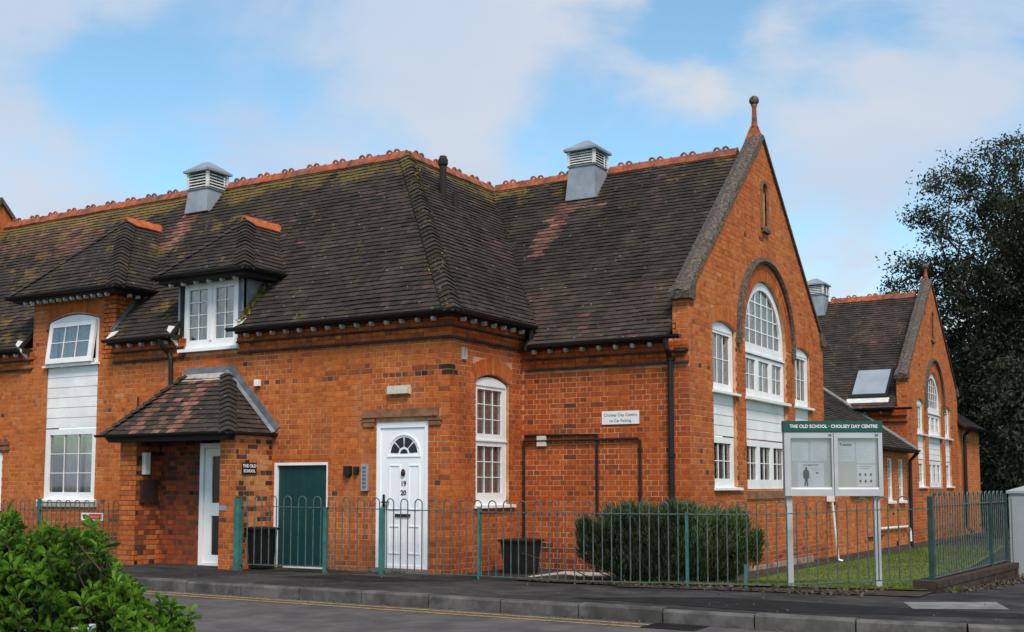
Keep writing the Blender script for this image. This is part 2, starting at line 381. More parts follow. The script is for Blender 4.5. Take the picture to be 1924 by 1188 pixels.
def bricks(F, polys, z0, z1, bld, parent, m='brick', tone=None, proud=.004, deep=.012, zb=None, header=None, mean=.60):
    """English bond courses over the region bounded by polys"""
    r0 = int(math.floor((z0 - (-.40))/BH + .5)); r1 = int(math.floor((z1 - (-.40))/BH + .5))
    for r in range(r0, r1):
        za = -.40 + r*BH; zc = za + BH; hd = (r % 2 == 0) if header is None else header
        L = BL/2 if hd else BL
        ivs = scan(polys[:1], za + BH/2)
        for hp in polys[1:]:
            for (c, d) in scan([hp], za + BH/2):
                ivs = [q for (a, b) in ivs for q in ((a, min(b, c)), (max(a, d), b)) if q[1] - q[0] > .004]
        for (a, b) in ivs:
            u = math.floor(a/BL)*BL + (BL/4 if hd else 0)
            k0 = u - L
            while k0 < b:
                ua, ub = max(k0, a), min(k0+L, b); k0 += L
                if ub - ua < .03: continue
                if b - ub < .03: ub = b
                x0, x1 = ua + JT/2, ub - JT/2
                if ua == a: x0 = a
                if ub == b: x1 = b + (.006 if proud < .02 else proud)
                t = random.gauss(mean, .092)
                if hd and random.random() < .12: t -= .14
                if random.random() < .008: t = random.uniform(.02, .2)
                um = (ua+ub)/2; zm = za + BH/2
                if tone: t = tone(um, zm, t)
                t = max(0, min(1, t)); dd = proud + random.uniform(-.0015, .0015)
                jz = random.uniform(-.001, .001)
                vs = [F(x0, za+JT/2+jz, dd), F(x1, za+JT/2+jz, dd), F(x1, zc-JT/2+jz, dd), F(x0, zc-JT/2+jz, dd),
                      F(x0, za+JT/2, dd-deep), F(x1, za+JT/2, dd-deep), F(x1, zc-JT/2, dd-deep), F(x0, zc-JT/2, dd-deep)]
                piece('brick', bld, parent, m, vs, BOXF, t, F.N, (x1-x0)*.069)
def arch_bricks(F, cu, cz, r0, r1, a0, a1, n, bld, parent, m='brick', mean=.55, proud=.008):
    for i in range(n):
        b0 = a0 + (a1-a0)*i/n; b1 = a0 + (a1-a0)*(i+1)/n; g = .0035/r1
        q = [(cu + r*math.sin(a), cz + r*math.cos(a)) for r, a in ((r0, b0+g), (r0, b1-g), (r1, b1-g), (r1, b0+g))]
        vs = [F(u, z, proud) for u, z in q] + [F(u, z, -.012) for u, z in q]
        piece('brick', bld, parent, m, vs, [(3,2,1,0)]+BOXF[1:], max(0, min(1, random.gauss(mean, .09))), F.N, .012)
def wall(name, F, outer, holes, bld, th=.3, m='mortar'):
    mb = MB().plate(F, outer, holes, -th, 0); return mb.build(name, m, bld)
TG, TW = .103, .168
def roof(name, O, U, Vd, poly, bld, m='roof_tile', tone=None, deck=True, mean=.42, part=None, seed=0, g=TG, tw=TW, lift=0.):
    O = V(O); U = V(U).normalized(); Vd = V(Vd).normalized(); Nn = U.cross(Vd)
    P = lambda u, v, h: O + U*u + Vd*v + Nn*h
    rd = part
    if deck:
        polyc = poly; tri = tessellate_polygon([[V((p[0], p[1], 0)) for p in polyc]]); n = len(polyc); mb = MB()
        mb.add([P(u, v, .004) for u, v in polyc] + [P(u, v, -.05) for u, v in polyc],
               [tuple(t) for t in tri] + [tuple(i+n for i in reversed(t)) for t in tri] + [(i, (i+1) % n, n+(i+1) % n, n+i) for i in range(n)])
        rd = mb.build(name, 'roof_deck', bld)
    vmin = min(p[1] for p in poly); vmax = max(p[1] for p in poly)
    k = 0; v = vmin
    while v < vmax - .01:
        v1 = min(v + g, vmax)
        eps = 1e-3
        lo = scan([poly], v + eps); hi = scan([poly], v1 - eps)
        if len(lo) != len(hi): lo = hi = scan([poly], (v+v1)/2)
        for (a, b), (c, d) in zip(lo, hi):
            off = tw/2 if k % 2 else 0
            u = math.floor(min(a, c)/tw)*tw - off
            while u < max(b, d):
                ua, ub = u + .002, u + tw - .002; u += tw
                xa, xb = max(ua, a), min(ub, b); ya, yb = max(ua, c), min(ub, d)
                if xb - xa < .012 and yb - ya < .012: continue
                if xb < xa: xb = xa = max(min((xa+xb)/2, b), a)
                if yb < ya: yb = ya = max(min((ya+yb)/2, d), c)
                um, vm = (xa+xb+ya+yb)/4, (v+v1)/2
                p = P(um, vm, 0); t = random.gauss(mean, .075)
                t += .11*mnoise.noise(p*.9 + V((seed, 0, 0))) + .06*mnoise.noise(p*3.1)
                if random.random() < .018: t += random.uniform(.1, .3)
                if tone: t = tone(um, vm, t, p)
                t = max(0, min(1, t))
                wob = lift + .014*mnoise.noise(p*1.1 + V((3, seed, 1)))
                j = random.uniform(-.0035, .0035); j2 = random.uniform(-.004, .004); dv = random.uniform(-.006, .006)
                vs = [P(xa, v+dv, .030+wob+j), P(xb, v+dv, .030+wob+j+j2), P(yb, v1, .013+wob), P(ya, v1, .013+wob),
                      P(xa, v+dv, .012+wob+j), P(xb, v+dv, .012+wob+j+j2), P(yb, v1, .002+wob), P(ya, v1, .002+wob)]
                piece('roof_tile', bld, rd, m, vs, [(0,1,2,3),(0,4,5,1),(1,5,6,2),(3,7,4,0)], t, Nn, max(.0005, (xb-xa+yb-ya)/2*(v1-v)))
        v += g; k += 1
    return rd
RMESH = {}
def ridge_mesh(L, ring, m, hw=.125, k=1.0):
    key = (L, ring, m)
    if key in RMESH: return RMESH[key]
    mb = MB(); sec = [(-hw, -hw*k+.02), (-hw+.012, -hw*k), (-.02, .005), (0, .012), (.02, .005), (hw-.012, -hw*k), (hw, -hw*k+.02), (.03, .035), (0, .05), (-.03, .035)]
    n = len(sec); vs = []
    for x in (-L/2+.005, L/2-.005): vs += [(x, y, z) for y, z in sec]
    fs = [(i, (i+1) % n, n+(i+1) % n, n+i) for i in range(n)] + [tuple(range(n)), tuple(range(2*n-1, n-1, -1))]
    mb.add(vs, fs)
    mb.add([(L/2-.030, y*1.07, z*1.07+.006) for y, z in sec] + [(L/2-.002, y*1.07, z*1.07+.006) for y, z in sec], fs)   # collar over the joint
    if ring:   # pierced loop cresting towards one end
        cx = ring*(L/2 - .08); ro, ri, y2 = .066, .034, .014; q = 10; a0 = -.35
        pr = [(cx + r*math.cos(a), .042 + r*math.sin(a)) for r in (ro, ri) for a in [a0 + (math.pi-2*a0)*i/q for i in range(q+1)]]
        nn = len(pr); vs = [(x, y2*s, z) for s in (-1, 1) for x, z in pr]; fs = []; h = q+1
        for i in range(q):
            fs += [(i, i+1, h+i+1, h+i), (nn+h+i, nn+h+i+1, nn+i+1, nn+i), (i, nn+i, nn+i+1, i+1), (h+i+1, nn+h+i+1, nn+h+i, h+i)]
        mb.add(vs, fs)
    me = bpy.data.meshes.new('ridge_tile'); me.from_pydata(mb.v, [], mb.f); me.materials.append(MATS[m]); RMESH[key] = me; return me
def ridge(p0, p1, parent, m='ridge_clay', L=.30, rings=True, dz=.045, skip=()):
    p0 = V(p0); p1 = V(p1); d = p1-p0; n = max(1, round(d.length/L)); L = round(d.length/n, 4); rz = math.atan2(d.y, d.x)
    for i in range(n):
        c = p0 + d*((i+.5)/n)
        if any(a < c.x < b for a, b in skip): continue
        o = inst('ridge_tile', ridge_mesh(L, (1 if i % 2 == 0 else -1) if rings else 0, m), parent, c + V((0, 0, dz + random.uniform(-.004, .004))), rz)
        o.rotation_euler = (random.uniform(-.02, .02), random.uniform(-.012, .012), rz + random.uniform(-.01, .01))
def hips(P0, P1, n1, n2, bld, parent, g=TG, tone=None, m='roof_tile', w_=.15, sinr=.5):
    """bonnet tiles up a hip between planes with normals n1, n2"""
    P0 = V(P0); P1 = V(P1); T = (P1-P0); Lh = T.length; T.normalize(); Nh = (V(n1)+V(n2)).normalized(); Nh = (Nh - T*Nh.dot(T)).normalized(); W = T.cross(Nh)
    n1 = V(n1).normalized(); kk = abs(n1.dot(W))/max(.2, n1.dot(Nh)); nr = int(Lh/sinr)
    for i in range(nr):
        c = P0 + T*(i*sinr); t = random.gauss(.40, .10)
        if tone: t = tone(0, 0, t, c)
        ws = [-w_, -.09, -.04, 0, .04, .09, w_]
        sag = random.uniform(-.006, .006)
        def sec(cc, b, dth): return [cc + W*x + Nh*(b + sag - kk*(math.sqrt(x*x+.04*.04)-.04)) - Nh*dth + V((0, 0, -.35*abs(x)*.3)) for x in ws]
        vs = sec(c - T*.015, .075, 0) + sec(c + T*sinr, .045, 0) + sec(c - T*.015, .075, .02)
        fs = [(j, j+1, 7+j+1, 7+j) for j in range(6)] + [(14+j, 14+j+1, j+1, j) for j in range(6)]
        piece('roof_tile', bld, parent, m, vs, fs, max(0, min(1, t)), Nh, .02)
def gutter(pts, parent, r=.055):
    """half-round gutter along a level polyline with a brim; pts at the gutter's centre line"""
    mb = MB(); pts = [V(p) for p in pts]
    for a, b in zip(pts[:-1], pts[1:]):
        d = (b-a).normalized(); s = V((d.y, -d.x, 0)); n = 7; vs = []
        for p in (a - d*r*.9 if a != pts[0] else a, b + d*r*.9 if b != pts[-1] else b):
            for rr in (r, r-.006): vs += [p + s*rr*math.cos(math.pi*k/(n-1)) - V((0, 0, rr*math.sin(math.pi*k/(n-1)))) for k in range(n)]
        fs = [];
        for k in range(n-1):
            fs += [(k, k+1, 2*n+k+1, 2*n+k), (3*n+k, 3*n+k+1, n+k+1, n+k)]
        fs += [(0, 2*n, 3*n, n), (n-1, 2*n-1, 4*n-1, 3*n-1), tuple(range(n)) , tuple(range(3*n-1, 2*n-1, -1))]
        mb.add(vs, fs)
    return mb.build('gutter', 'black_iron', parent)
def curtain(F, u0, u1, z0, z1, d, parent, m='curtain', amp=.018, f=30):
    mb = MB(); n = max(6, int((u1-u0)/.018)); ph = random.uniform(0, 6)
    us = [u0 + (u1-u0)*i/n for i in range(n+1)]
    vs = []
    for z, a in ((z0, 1.3), (z1, .7)):
        vs += [F(u, z, d + amp*a*math.sin(f*u + ph + 1.5*math.sin(u*7))) for u in us]
    nn = n+1; vs += [V(p) - F.N*.003 for p in vs]
    fs = [(i, i+1, nn+i+1, nn+i) for i in range(n)] + [(3*nn+i, 3*nn+i+1, 2*nn+i+1, 2*nn+i) for i in range(n)]
    mb.add(vs, fs); return mb.build('curtain', m, parent, smooth=True)
def sash(F, outer, fw, d, parent, cols, rows, name='sash', bar=.016, dep=.045, m='white_pvc'):
    """opening light: frame ring, panes and glazing bars"""
    hole = inset(outer, fw)
    s = MB().plate(F, outer, [list(reversed(hole))], d-dep, d).build(name, m, parent)
    us = [p[0] for p in hole]; zs = [p[1] for p in hole]; u0, u1, z0, z1 = min(us), max(us), min(zs), max(zs)
    return s, hole, (u0, u1, z0, z1)
def panes(F, hole, box, cols, rows, d, parent, bar=.012, m='white_pvc', zl=None):
    u0, u1, z0, z1 = box; zl = zl or [z0 + (z1-z0)*j/rows for j in range(rows+1)]; ul = [u0 + (u1-u0)*i/cols for i in range(cols+1)]
    for i in range(cols):
        for j in range(len(zl)-1):
            p = clipcell(hole, ul[i]+(bar/2 if i else 0), ul[i+1]-(bar/2 if i < cols-1 else 0), zl[j]+(bar/2 if j else 0), zl[j+1]-(bar/2 if j < len(zl)-2 else 0))
            if p and len(p) >= 3:
                k = F(p[0][0], p[0][1], 0)
                MB().plate(F, p, [], d-.032, d-.026).build('pane', 'glass', parent)
    for i in range(1, cols):
        q = clipcell(hole, ul[i]-bar/2, ul[i]+bar/2, -99, 99)
        if q: MB().plate(F, q, [], d-.036, d-.014).build('glazing_bar', m, parent)
    for j in range(1, len(zl)-1):
        q = clipcell(hole, -99, 99, zl[j]-bar/2, zl[j]+bar/2)
        if q: MB().plate(F, q, [], d-.034, d-.016).build('glazing_bar', m, parent)
def room(F, u0, u1, z0, z1, parent, d0=-.16, d1=-.9):
    mb = MB()
    vs = [F(u, z, d) for d in (d0, d1) for u, z in ((u0, z0), (u1, z0), (u1, z1), (u0, z1))]
    mb.add(vs, [(7,6,5,4)[::-1], (0,4,5,1)[::-1], (1,5,6,2)[::-1], (2,6,7,3)[::-1], (3,7,4,0)[::-1]]); return mb.build('interior', 'interior', parent)
def sill(F, u0, u1, z, parent, d0=-.06, d1=.05, h=.035, m='white_pvc'):
    mb = MB(); vs = [F(u, zz, dd) for u in (u0, u1) for dd, zz in ((d0, z+.015), (d1, z), (d1, z-h), (d0, z-h))]
    mb.add(vs, [(0,1,2,3),(7,6,5,4),(0,4,5,1),(1,5,6,2),(2,6,7,3),(3,7,4,0)]); return mb.build('sill', m, parent)
def siding(F, u0, u1, z0, z1, n, parent, d=-.03):
    pan = MB().fbox(F, u0, u1, z0, z1, d-.06, d-.03).build('siding_panel', 'white_board', parent)
    h = (z1-z0)/n
    for i in range(n):
        a, b = z0 + i*h, z0 + (i+1)*h
        mb = MB(); vs = [F(u, zz, dd) for u in (u0+.002, u1-.002) for dd, zz in ((d, a+.002), (d-.006, b-.002), (d-.032, b-.002), (d-.032, a+.002))]
        mb.add(vs, [(0,1,2,3),(7,6,5,4),(0,4,5,1),(1,5,6,2),(2,6,7,3),(3,7,4,0)]).build('siding_board', 'white_board', pan)
def text(F, s, cu, cz, d, size, m, parent, name='lettering', xs=1., align='CENTER', bold=0., **k):
    c = bpy.data.curves.new('t', 'FONT'); c.body = s; c.size = size; c.align_x = align; c.align_y = 'CENTER'; c.extrude = .0015; c.offset = bold; c.resolution_u = 3
    t = bpy.data.objects.new('t', c); COL.objects.link(t); bpy.context.view_layer.update()
    me = t.evaluated_get(bpy.context.evaluated_depsgraph_get()).to_mesh()
    mb = MB(); mb.add([F(cu + v.co.x*xs, cz + v.co.y, d + v.co.z) for v in me.vertices], [tuple(p.vertices) for p in me.polygons])
    bpy.data.objects.remove(t); return mb.build(name, m, parent, **k)

# ================================================================== ground
def sstep(x): x = max(0, min(1, x)); return x*x*(3-2*x)
def gz(x, y):
    """height of the ground behind the kerb"""
    k = sstep((x+8.9)/2.2) if x > -8.9 else 0
    return -.055 - .025*sstep((y-10.8)/2) - k*(.21 - .10*sstep((x+5.6)/2.5))*sstep((y-13.2)/4.2) - k*.10*sstep((y-18)/10)
def kerb_y(x):                       # line of the kerb: straight, then swinging away on the right
    return 10.56 + .0*x + (.055*max(0, x+3.6)**2)
def grid(x0, x1, y0f, y1f, nx, ny, zf, xs=None):
    mb = MB(); vs = []
    for i in range(nx+1):
        x = x0 + (x1-x0)*i/nx; a, b = y0f(x), y1f(x)
        for j in range(ny+1):
            y = a + (b-a)*j/ny; vs.append((x, y, zf(x, y)))
    fs = [(i*(ny+1)+j, (i+1)*(ny+1)+j, (i+1)*(ny+1)+j+1, i*(ny+1)+j+1) for i in range(nx) for j in range(ny)]
    return mb.add(vs, fs)
RZ = -.19
MB().add([(-900, -900, -.62), (900, -900, -.62), (900, 900, -.62), (-900, 900, -.62)], [(0,1,2,3)]).build('ground', 'field', kind='structure')
grid(-60, 40, lambda x: -12, lambda x: kerb_y(x)-.02, 80, 1, lambda x, y: RZ).build('road', 'road', kind='structure')
FENCE_X = -2.72
def pave_back(x): return 13.6 if x < -8.9 else (15.6 if x < -8.0 else 13.35)
grid(-60, -8.0, lambda x: kerb_y(x)+.1, lambda x: 16.0, 60, 8, gz).build('pavement', 'tarmac_path', kind='structure')
grid(-8.0, 40, lambda x: kerb_y(x)+.1, lambda x: 60., 100, 120, gz).build('pavement', 'tarmac_path', kind='structure')
# lawn inside the railings, with a bare strip along the foot of the wall
def lawn_front(x): return 12.72 + .20*(x+5.3) if x > -8 else 13
lw = MB(); vs = []
for i in range(27):
    for j in range(81):
        y0_ = 13.30; f = (j/80)**1.3; y = y0_ + f*17.2; xm = -2.80 - .085*max(0, y-14.3); x = -5.97 + (xm+5.97)*i/26
        if j == 0: y = 13.42 + .30*(x+5.3)
        vs.append((x, max(y, 13.42 + .30*(x+5.3)), gz(x, y)+.028))
lw.add(vs, [(i*81+j, (i+1)*81+j, (i+1)*81+j+1, i*81+j+1) for i in range(26) for j in range(80)])
LAWN = lw.build('lawn', 'lawn', kind='structure')
grid(-7.7, -5.97, lambda x: 12.95, lambda x: 15.34 if x < -6.2 else 44, 12, 90, lambda x, y: gz(x, y)+.018).build('soil_bed', 'soil', kind='structure')
grid(-6.0, -5.90, lambda x: 15.4, lambda x: 30.5, 3, 60, lambda x, y: gz(x, y)+.032).build('soil_bed', 'soil', kind='structure')
grid(-6.2, -2.72, lambda x: 12.93+ .16*(x+5.3), lambda x: 13.44 + .30*(x+5.3), 12, 3, lambda x, y: gz(x, y)+.012).build('soil_bed', 'soil', kind='structure')
# kerb: stones of 0.915 m, each its own piece
kb = empty('kerb', (-6, 10.6, RZ), kind='structure')
x = -24.0
while x < 9:
    x1 = x + .925; y, y1 = kerb_y(x), kerb_y(x1); mb = MB(); a = V((x+.009, y, 0)); b = V((x1-.009, y1, 0)); n = V((-(b-a).y, (b-a).x, 0)).normalized()
    zt = -.052 + random.uniform(-.006, .006); vs = []
    for p in (a, b): vs += [p + V((0, 0, RZ-.05)), p + V((0, 0, zt-.022)), p + n*.02 + V((0, 0, zt)), p + n*.13 + V((0, 0, zt+.001)), p + n*.13 + V((0, 0, RZ-.05))]
    mb.add(vs, [(i, (i+1) % 5, 5+(i+1) % 5, 5+i)[::-1] for i in range(5)] + [(0,1,2,3,4), (9,8,7,6,5)]).build('kerb_stone', 'kerb', kb)
    x = x1
# double yellow lines beside the kerb
for k, off in enumerate((.16, .36)):
    grid(-24, -4.62, lambda x: kerb_y(x)-off-.062, lambda x: kerb_y(x)-off, 60, 1, lambda x, y: RZ+.004).build('yellow_line', 'yellow_paint', kind='structure')
# drain grate
dg = empty('drain_grate', (-4.35, 10.30, RZ), 'black iron drain grate set in the road at the end of the double yellow lines', 'drain grate')
fr = MB()
for a, b in (((-4.62, 10.13), (-4.08, 10.16)), ((-4.62, 10.50), (-4.08, 10.53)), ((-4.62, 10.16), (-4.59, 10.50)), ((-4.11, 10.16), (-4.08, 10.50))): fr.box((a[0], a[1], RZ-.03), (b[0], b[1], RZ+.008))
fr.build('frame', 'black_iron', dg)
MB().box((-4.60, 10.15, RZ+.0005), (-4.10, 10.51, RZ+.002)).build('pit', 'soffit', dg)
for i in range(9):
    xx = -4.575 + i*.055; MB().add([(xx-.05, 10.16, RZ+.004), (xx-.02, 10.16, RZ+.004), (xx+.03, 10.50, RZ+.004), (xx, 10.50, RZ+.004), (xx-.05, 10.16, RZ+.010), (xx-.02, 10.16, RZ+.010), (xx+.03, 10.50, RZ+.010), (xx, 10.50, RZ+.010)],
        [(0,1,5,4),(1,2,6,5),(2,3,7,6),(3,0,4,7),(4,5,6,7)]).build('bar', 'black_iron', dg)
# pale patch of relaid paving on the corner
MB().add([(-2.76, 12.69, gz(-2.7, 12.7)+.006), (-2.51, 11.97, gz(-2.5, 12)+.006), (-1.69, 12.46, gz(-1.7, 12.5)+.006), (-1.92, 13.2, gz(-1.9, 13.2)+.006)], [(0,1,2,3)]).build('pavement_patch', 'concrete', kind='structure')
MB().add([(-5.9, 11.15, gz(-5.9, 11.2)+.004), (-3.6, 10.85, gz(-3.6, 10.9)+.004), (1.0, 12.4, gz(1, 12.4)+.004), (-2.2, 12.0, gz(-2.2, 12)+.004), (-4.6, 12.15, gz(-4.6, 12.1)+.004)], [(0,1,2,3,4)]).build('pavement_patch', 'tarmac_patch', kind='structure')
MB().add([(-10.6, 11.9, gz(-10.6, 11.9)+.004), (-9.2, 11.75, gz(-9.2, 11.8)+.004), (-8.3, 12.5, gz(-8.3, 12.5)+.004), (-10.2, 12.7, gz(-10.2, 12.7)+.004)], [(0,1,2,3)]).build('pavement_patch', 'tarmac_patch', kind='structure')
MB().box((-7.95, 13.6, -.30), (-7.25, 14.9, -.085)).build('concrete_pad', 'pale_slab', kind='structure')

# ================================================================== the old school
XL, XB, YA, YC, XD = -22.6, -8.94, 13.34, 15.34, -6.2
S = empty('old_school', (-12, 16, -.3), 'long red brick school with dark tiled roofs, corner white door and tall front gable', 'building')
FA, FB, FC, FD = FY(YA), FX(XB), FY(YC), FX(XD)
ZB = -.4
# ---- wall A (long front)
outA = [(XL, ZB), (XB-.003, ZB), (XB-.003, 3.60), (-12.93, 3.60), (-12.93, 3.28), (-14.13, 3.28), (-14.13, 3.60), (-15.80, 3.60), (-15.80, 4.46), (-17.95, 4.46), (-17.95, 3.60), (XL, 3.60)]
hWin = archtop(-17.55, -16.20, .86, 4.02, .13)
hGreen = rect(-12.14, -11.10, -.08, 1.49); hDoor = rect(-10.22, -9.30, -.05, 2.05); hLeft = archtop(-19.62, -18.70, -.08, 1.72, .14)
holesA = [hWin, hGreen, hDoor, hLeft]
wA = wall('front_wall', FA, outA, [list(reversed(h)) for h in holesA], S)
def toneA(u, z, t):
    if 2.66 < z < 2.86 and -11.2 < u < -9.05 and mnoise.noise(V((u*2.2, z*9, 0))) > -.15: t -= .38
    if 2.70 < z < 2.87 and u > -9.12: t = random.uniform(0, .06)
    if 2.70 < z < 2.80 and -12.9 < u < -11.7 and random.random() < .6: t -= .3
    if -12.3 > u and z < .75: t -= .12
    t += .10*mnoise.noise(V((u*.5, z*.6, 3)))
    if u < -15: t += .08
    if z < .35: t -= .12
    return t
exA = [rect(-17.68, -16.07, 3.95, 4.36), rect(-10.50, -9.08, 2.06, 2.24), rect(-14.7, -12.2, -.4, 2.0)]
bricks(FA, [outA] + holesA + exA, ZB, 3.20, S, wA, tone=toneA)
# corbelled eaves bands
def bands(F, segs, zbase, parent, e0=0, e1=0, m='brick', ends=()):
    for i, (a, b) in enumerate(segs):
        xe = e1 if b in ends else 0
        MB().fbox(F, a, b+xe*.045, zbase, zbase+.035, -.01, .045).build('string_course', 'dark_band', parent)  # dark colour paints in the shadow and dirt under the courses
        MB().fbox(F, a, b+xe*.075, zbase+.165, zbase+.19, -.01, .075).build('string_course', 'dark_band', parent)
    polys = [rect(a, b+(.03*e1 if b in ends else 0), -9, 9) for a, b in segs]
    return polys
def band_bricks(F, segs, zbase, bld, parent, m='brick', corner=False, mean=.5):
    for zz, pr, hd in ((zbase+.035, .030, False), (zbase+.10, .034, True), (zbase+.19, .058, False), (zbase+.255, .062, True)):
        for (a, b) in segs:
            L = BL/2 if hd else BL; k = math.floor(a/L)*L
            while k < b:
                x0, x1 = max(k, a)+.003, min(k+L, b)-.003; k += L
                if x1-x0 < .02: continue
                if corner and abs(x1+.003-b) < 1e-6: x1 = b + pr
                t = max(0, min(1, random.gauss(mean, .11)))
                vs = [F(x0, zz+.002, pr), F(x1, zz+.002, pr), F(x1, zz+.063, pr), F(x0, zz+.063, pr), F(x0, zz+.002, -.005), F(x1, zz+.002, -.005), F(x1, zz+.063, -.005), F(x0, zz+.063, -.005)]
                piece('brick', bld, parent, m, vs, BOXF, t, F.N, (x1-x0)*.06)
segA = [(XL, -17.95), (-15.80, -14.13), (-12.93, XB)]
bands(FA, segA, 3.205, S, 0, 1, ends=(XB,)); band_bricks(FA, segA, 3.205, S, wA, corner=True)
bricks(FA, [rect(-17.95, -17.55, 3.2, 4.28)] , 3.20, 4.28, S, wA, tone=lambda u, z, t: t+.03); bricks(FA, [rect(-16.20, -15.80, 3.2, 4.28)] , 3.20, 4.28, S, wA, tone=lambda u, z, t: t+.03)
arch_bricks(FA, -16.875, 4.15-1.82, 1.84, 2.06, -.37, .37, 26, S, wA, mean=.62)
bricks(FA, [[(-17.55, 4.16), (-16.875, 4.33), (-16.2, 4.16), (-15.8, 4.28), (-15.8, 4.46), (-17.95, 4.46), (-17.95, 4.28)]], 4.24, 4.46, S, wA)
# cheek of the brick half-dormer
FK = FX(-15.80); ck = [(YA-.0, 3.4), (YA+.75, 4.25), (YA+.75, 4.46), (YA, 4.46)]
wK = wall('dormer_cheek', FK, [(YA, 3.3), (YA+.62, 3.9), (YA+.8, 4.46), (YA, 4.46)], [], S)
bricks(FK, [[(YA, 3.3), (YA+.62, 3.9), (YA+.8, 4.46), (YA, 4.46)]], 3.3, 4.44, S, wK, deep=.008)
# ---- wall B (return), C (recessed), D (gable)
wB = wall('return_wall', FB, [(YA+.003, ZB), (YC, ZB), (YC, 3.60), (YA+.003, 3.60)], [list(reversed(archtop(14.0, 14.95, .80, 2.66, .11)))], S)
hB = archtop(14.0, 14.95, .80, 2.66, .11)
def toneB(u, z, t):
    if 2.70 < z < 2.87 and u < 13.52: t = random.uniform(0, .06)
    if z < .2: t -= .15
    return t - .02 + (.14 if u < 14 and mnoise.noise(V((u, z, 8))) > 0 else 0)
bricks(FB, [rect(YA, YC, ZB, 3.2), hB, rect(13.92, 15.03, 2.66, 3.02)], ZB, 3.20, S, wB, tone=toneB, m='brick_red')
arch_bricks(FB, 14.475, 2.77-1.07, 1.08, 1.31, -.47, .47, 17, S, wB, m='brick_red', mean=.68)
bands(FB, [(YA, YC)], 3.205, S); band_bricks(FB, [(YA, YC)], 3.205, S, wB, m='brick_red')
MB().fbox(FB, 13.62, 13.66, 2.96, 3.10, .0, .03).fbox(FB, 13.70, 13.74, 2.96, 3.10, .0, .03).fbox(FB, 13.62, 13.74, 2.93, 2.96, .0, .03).build('wall_tie', 'mortar_fillet', S)
wC = wall('recessed_wall', FC, [(XB, ZB), (XD-.243, ZB), (XD-.243, 3.28), (XB, 3.28)], [], S)
bricks(FC, [rect(XB, XD, ZB, 2.88)], ZB, 2.88, S, wC, m='brick_red', mean=.50, tone=lambda u, z, t: t - (.15 if z < .3 else 0) + .12*mnoise.noise(V((u*.8, z, 5))))
bands(FC, [(XB+.075, XD)], 2.885, S, 0, 0); band_bricks(FC, [(XB, XD)], 2.885, S, wC, m='brick_red')
MB().fbox(FC, XB, XB+.30, ZB, .62, .0, .10).build('plinth', 'brick_red', S) if False else None
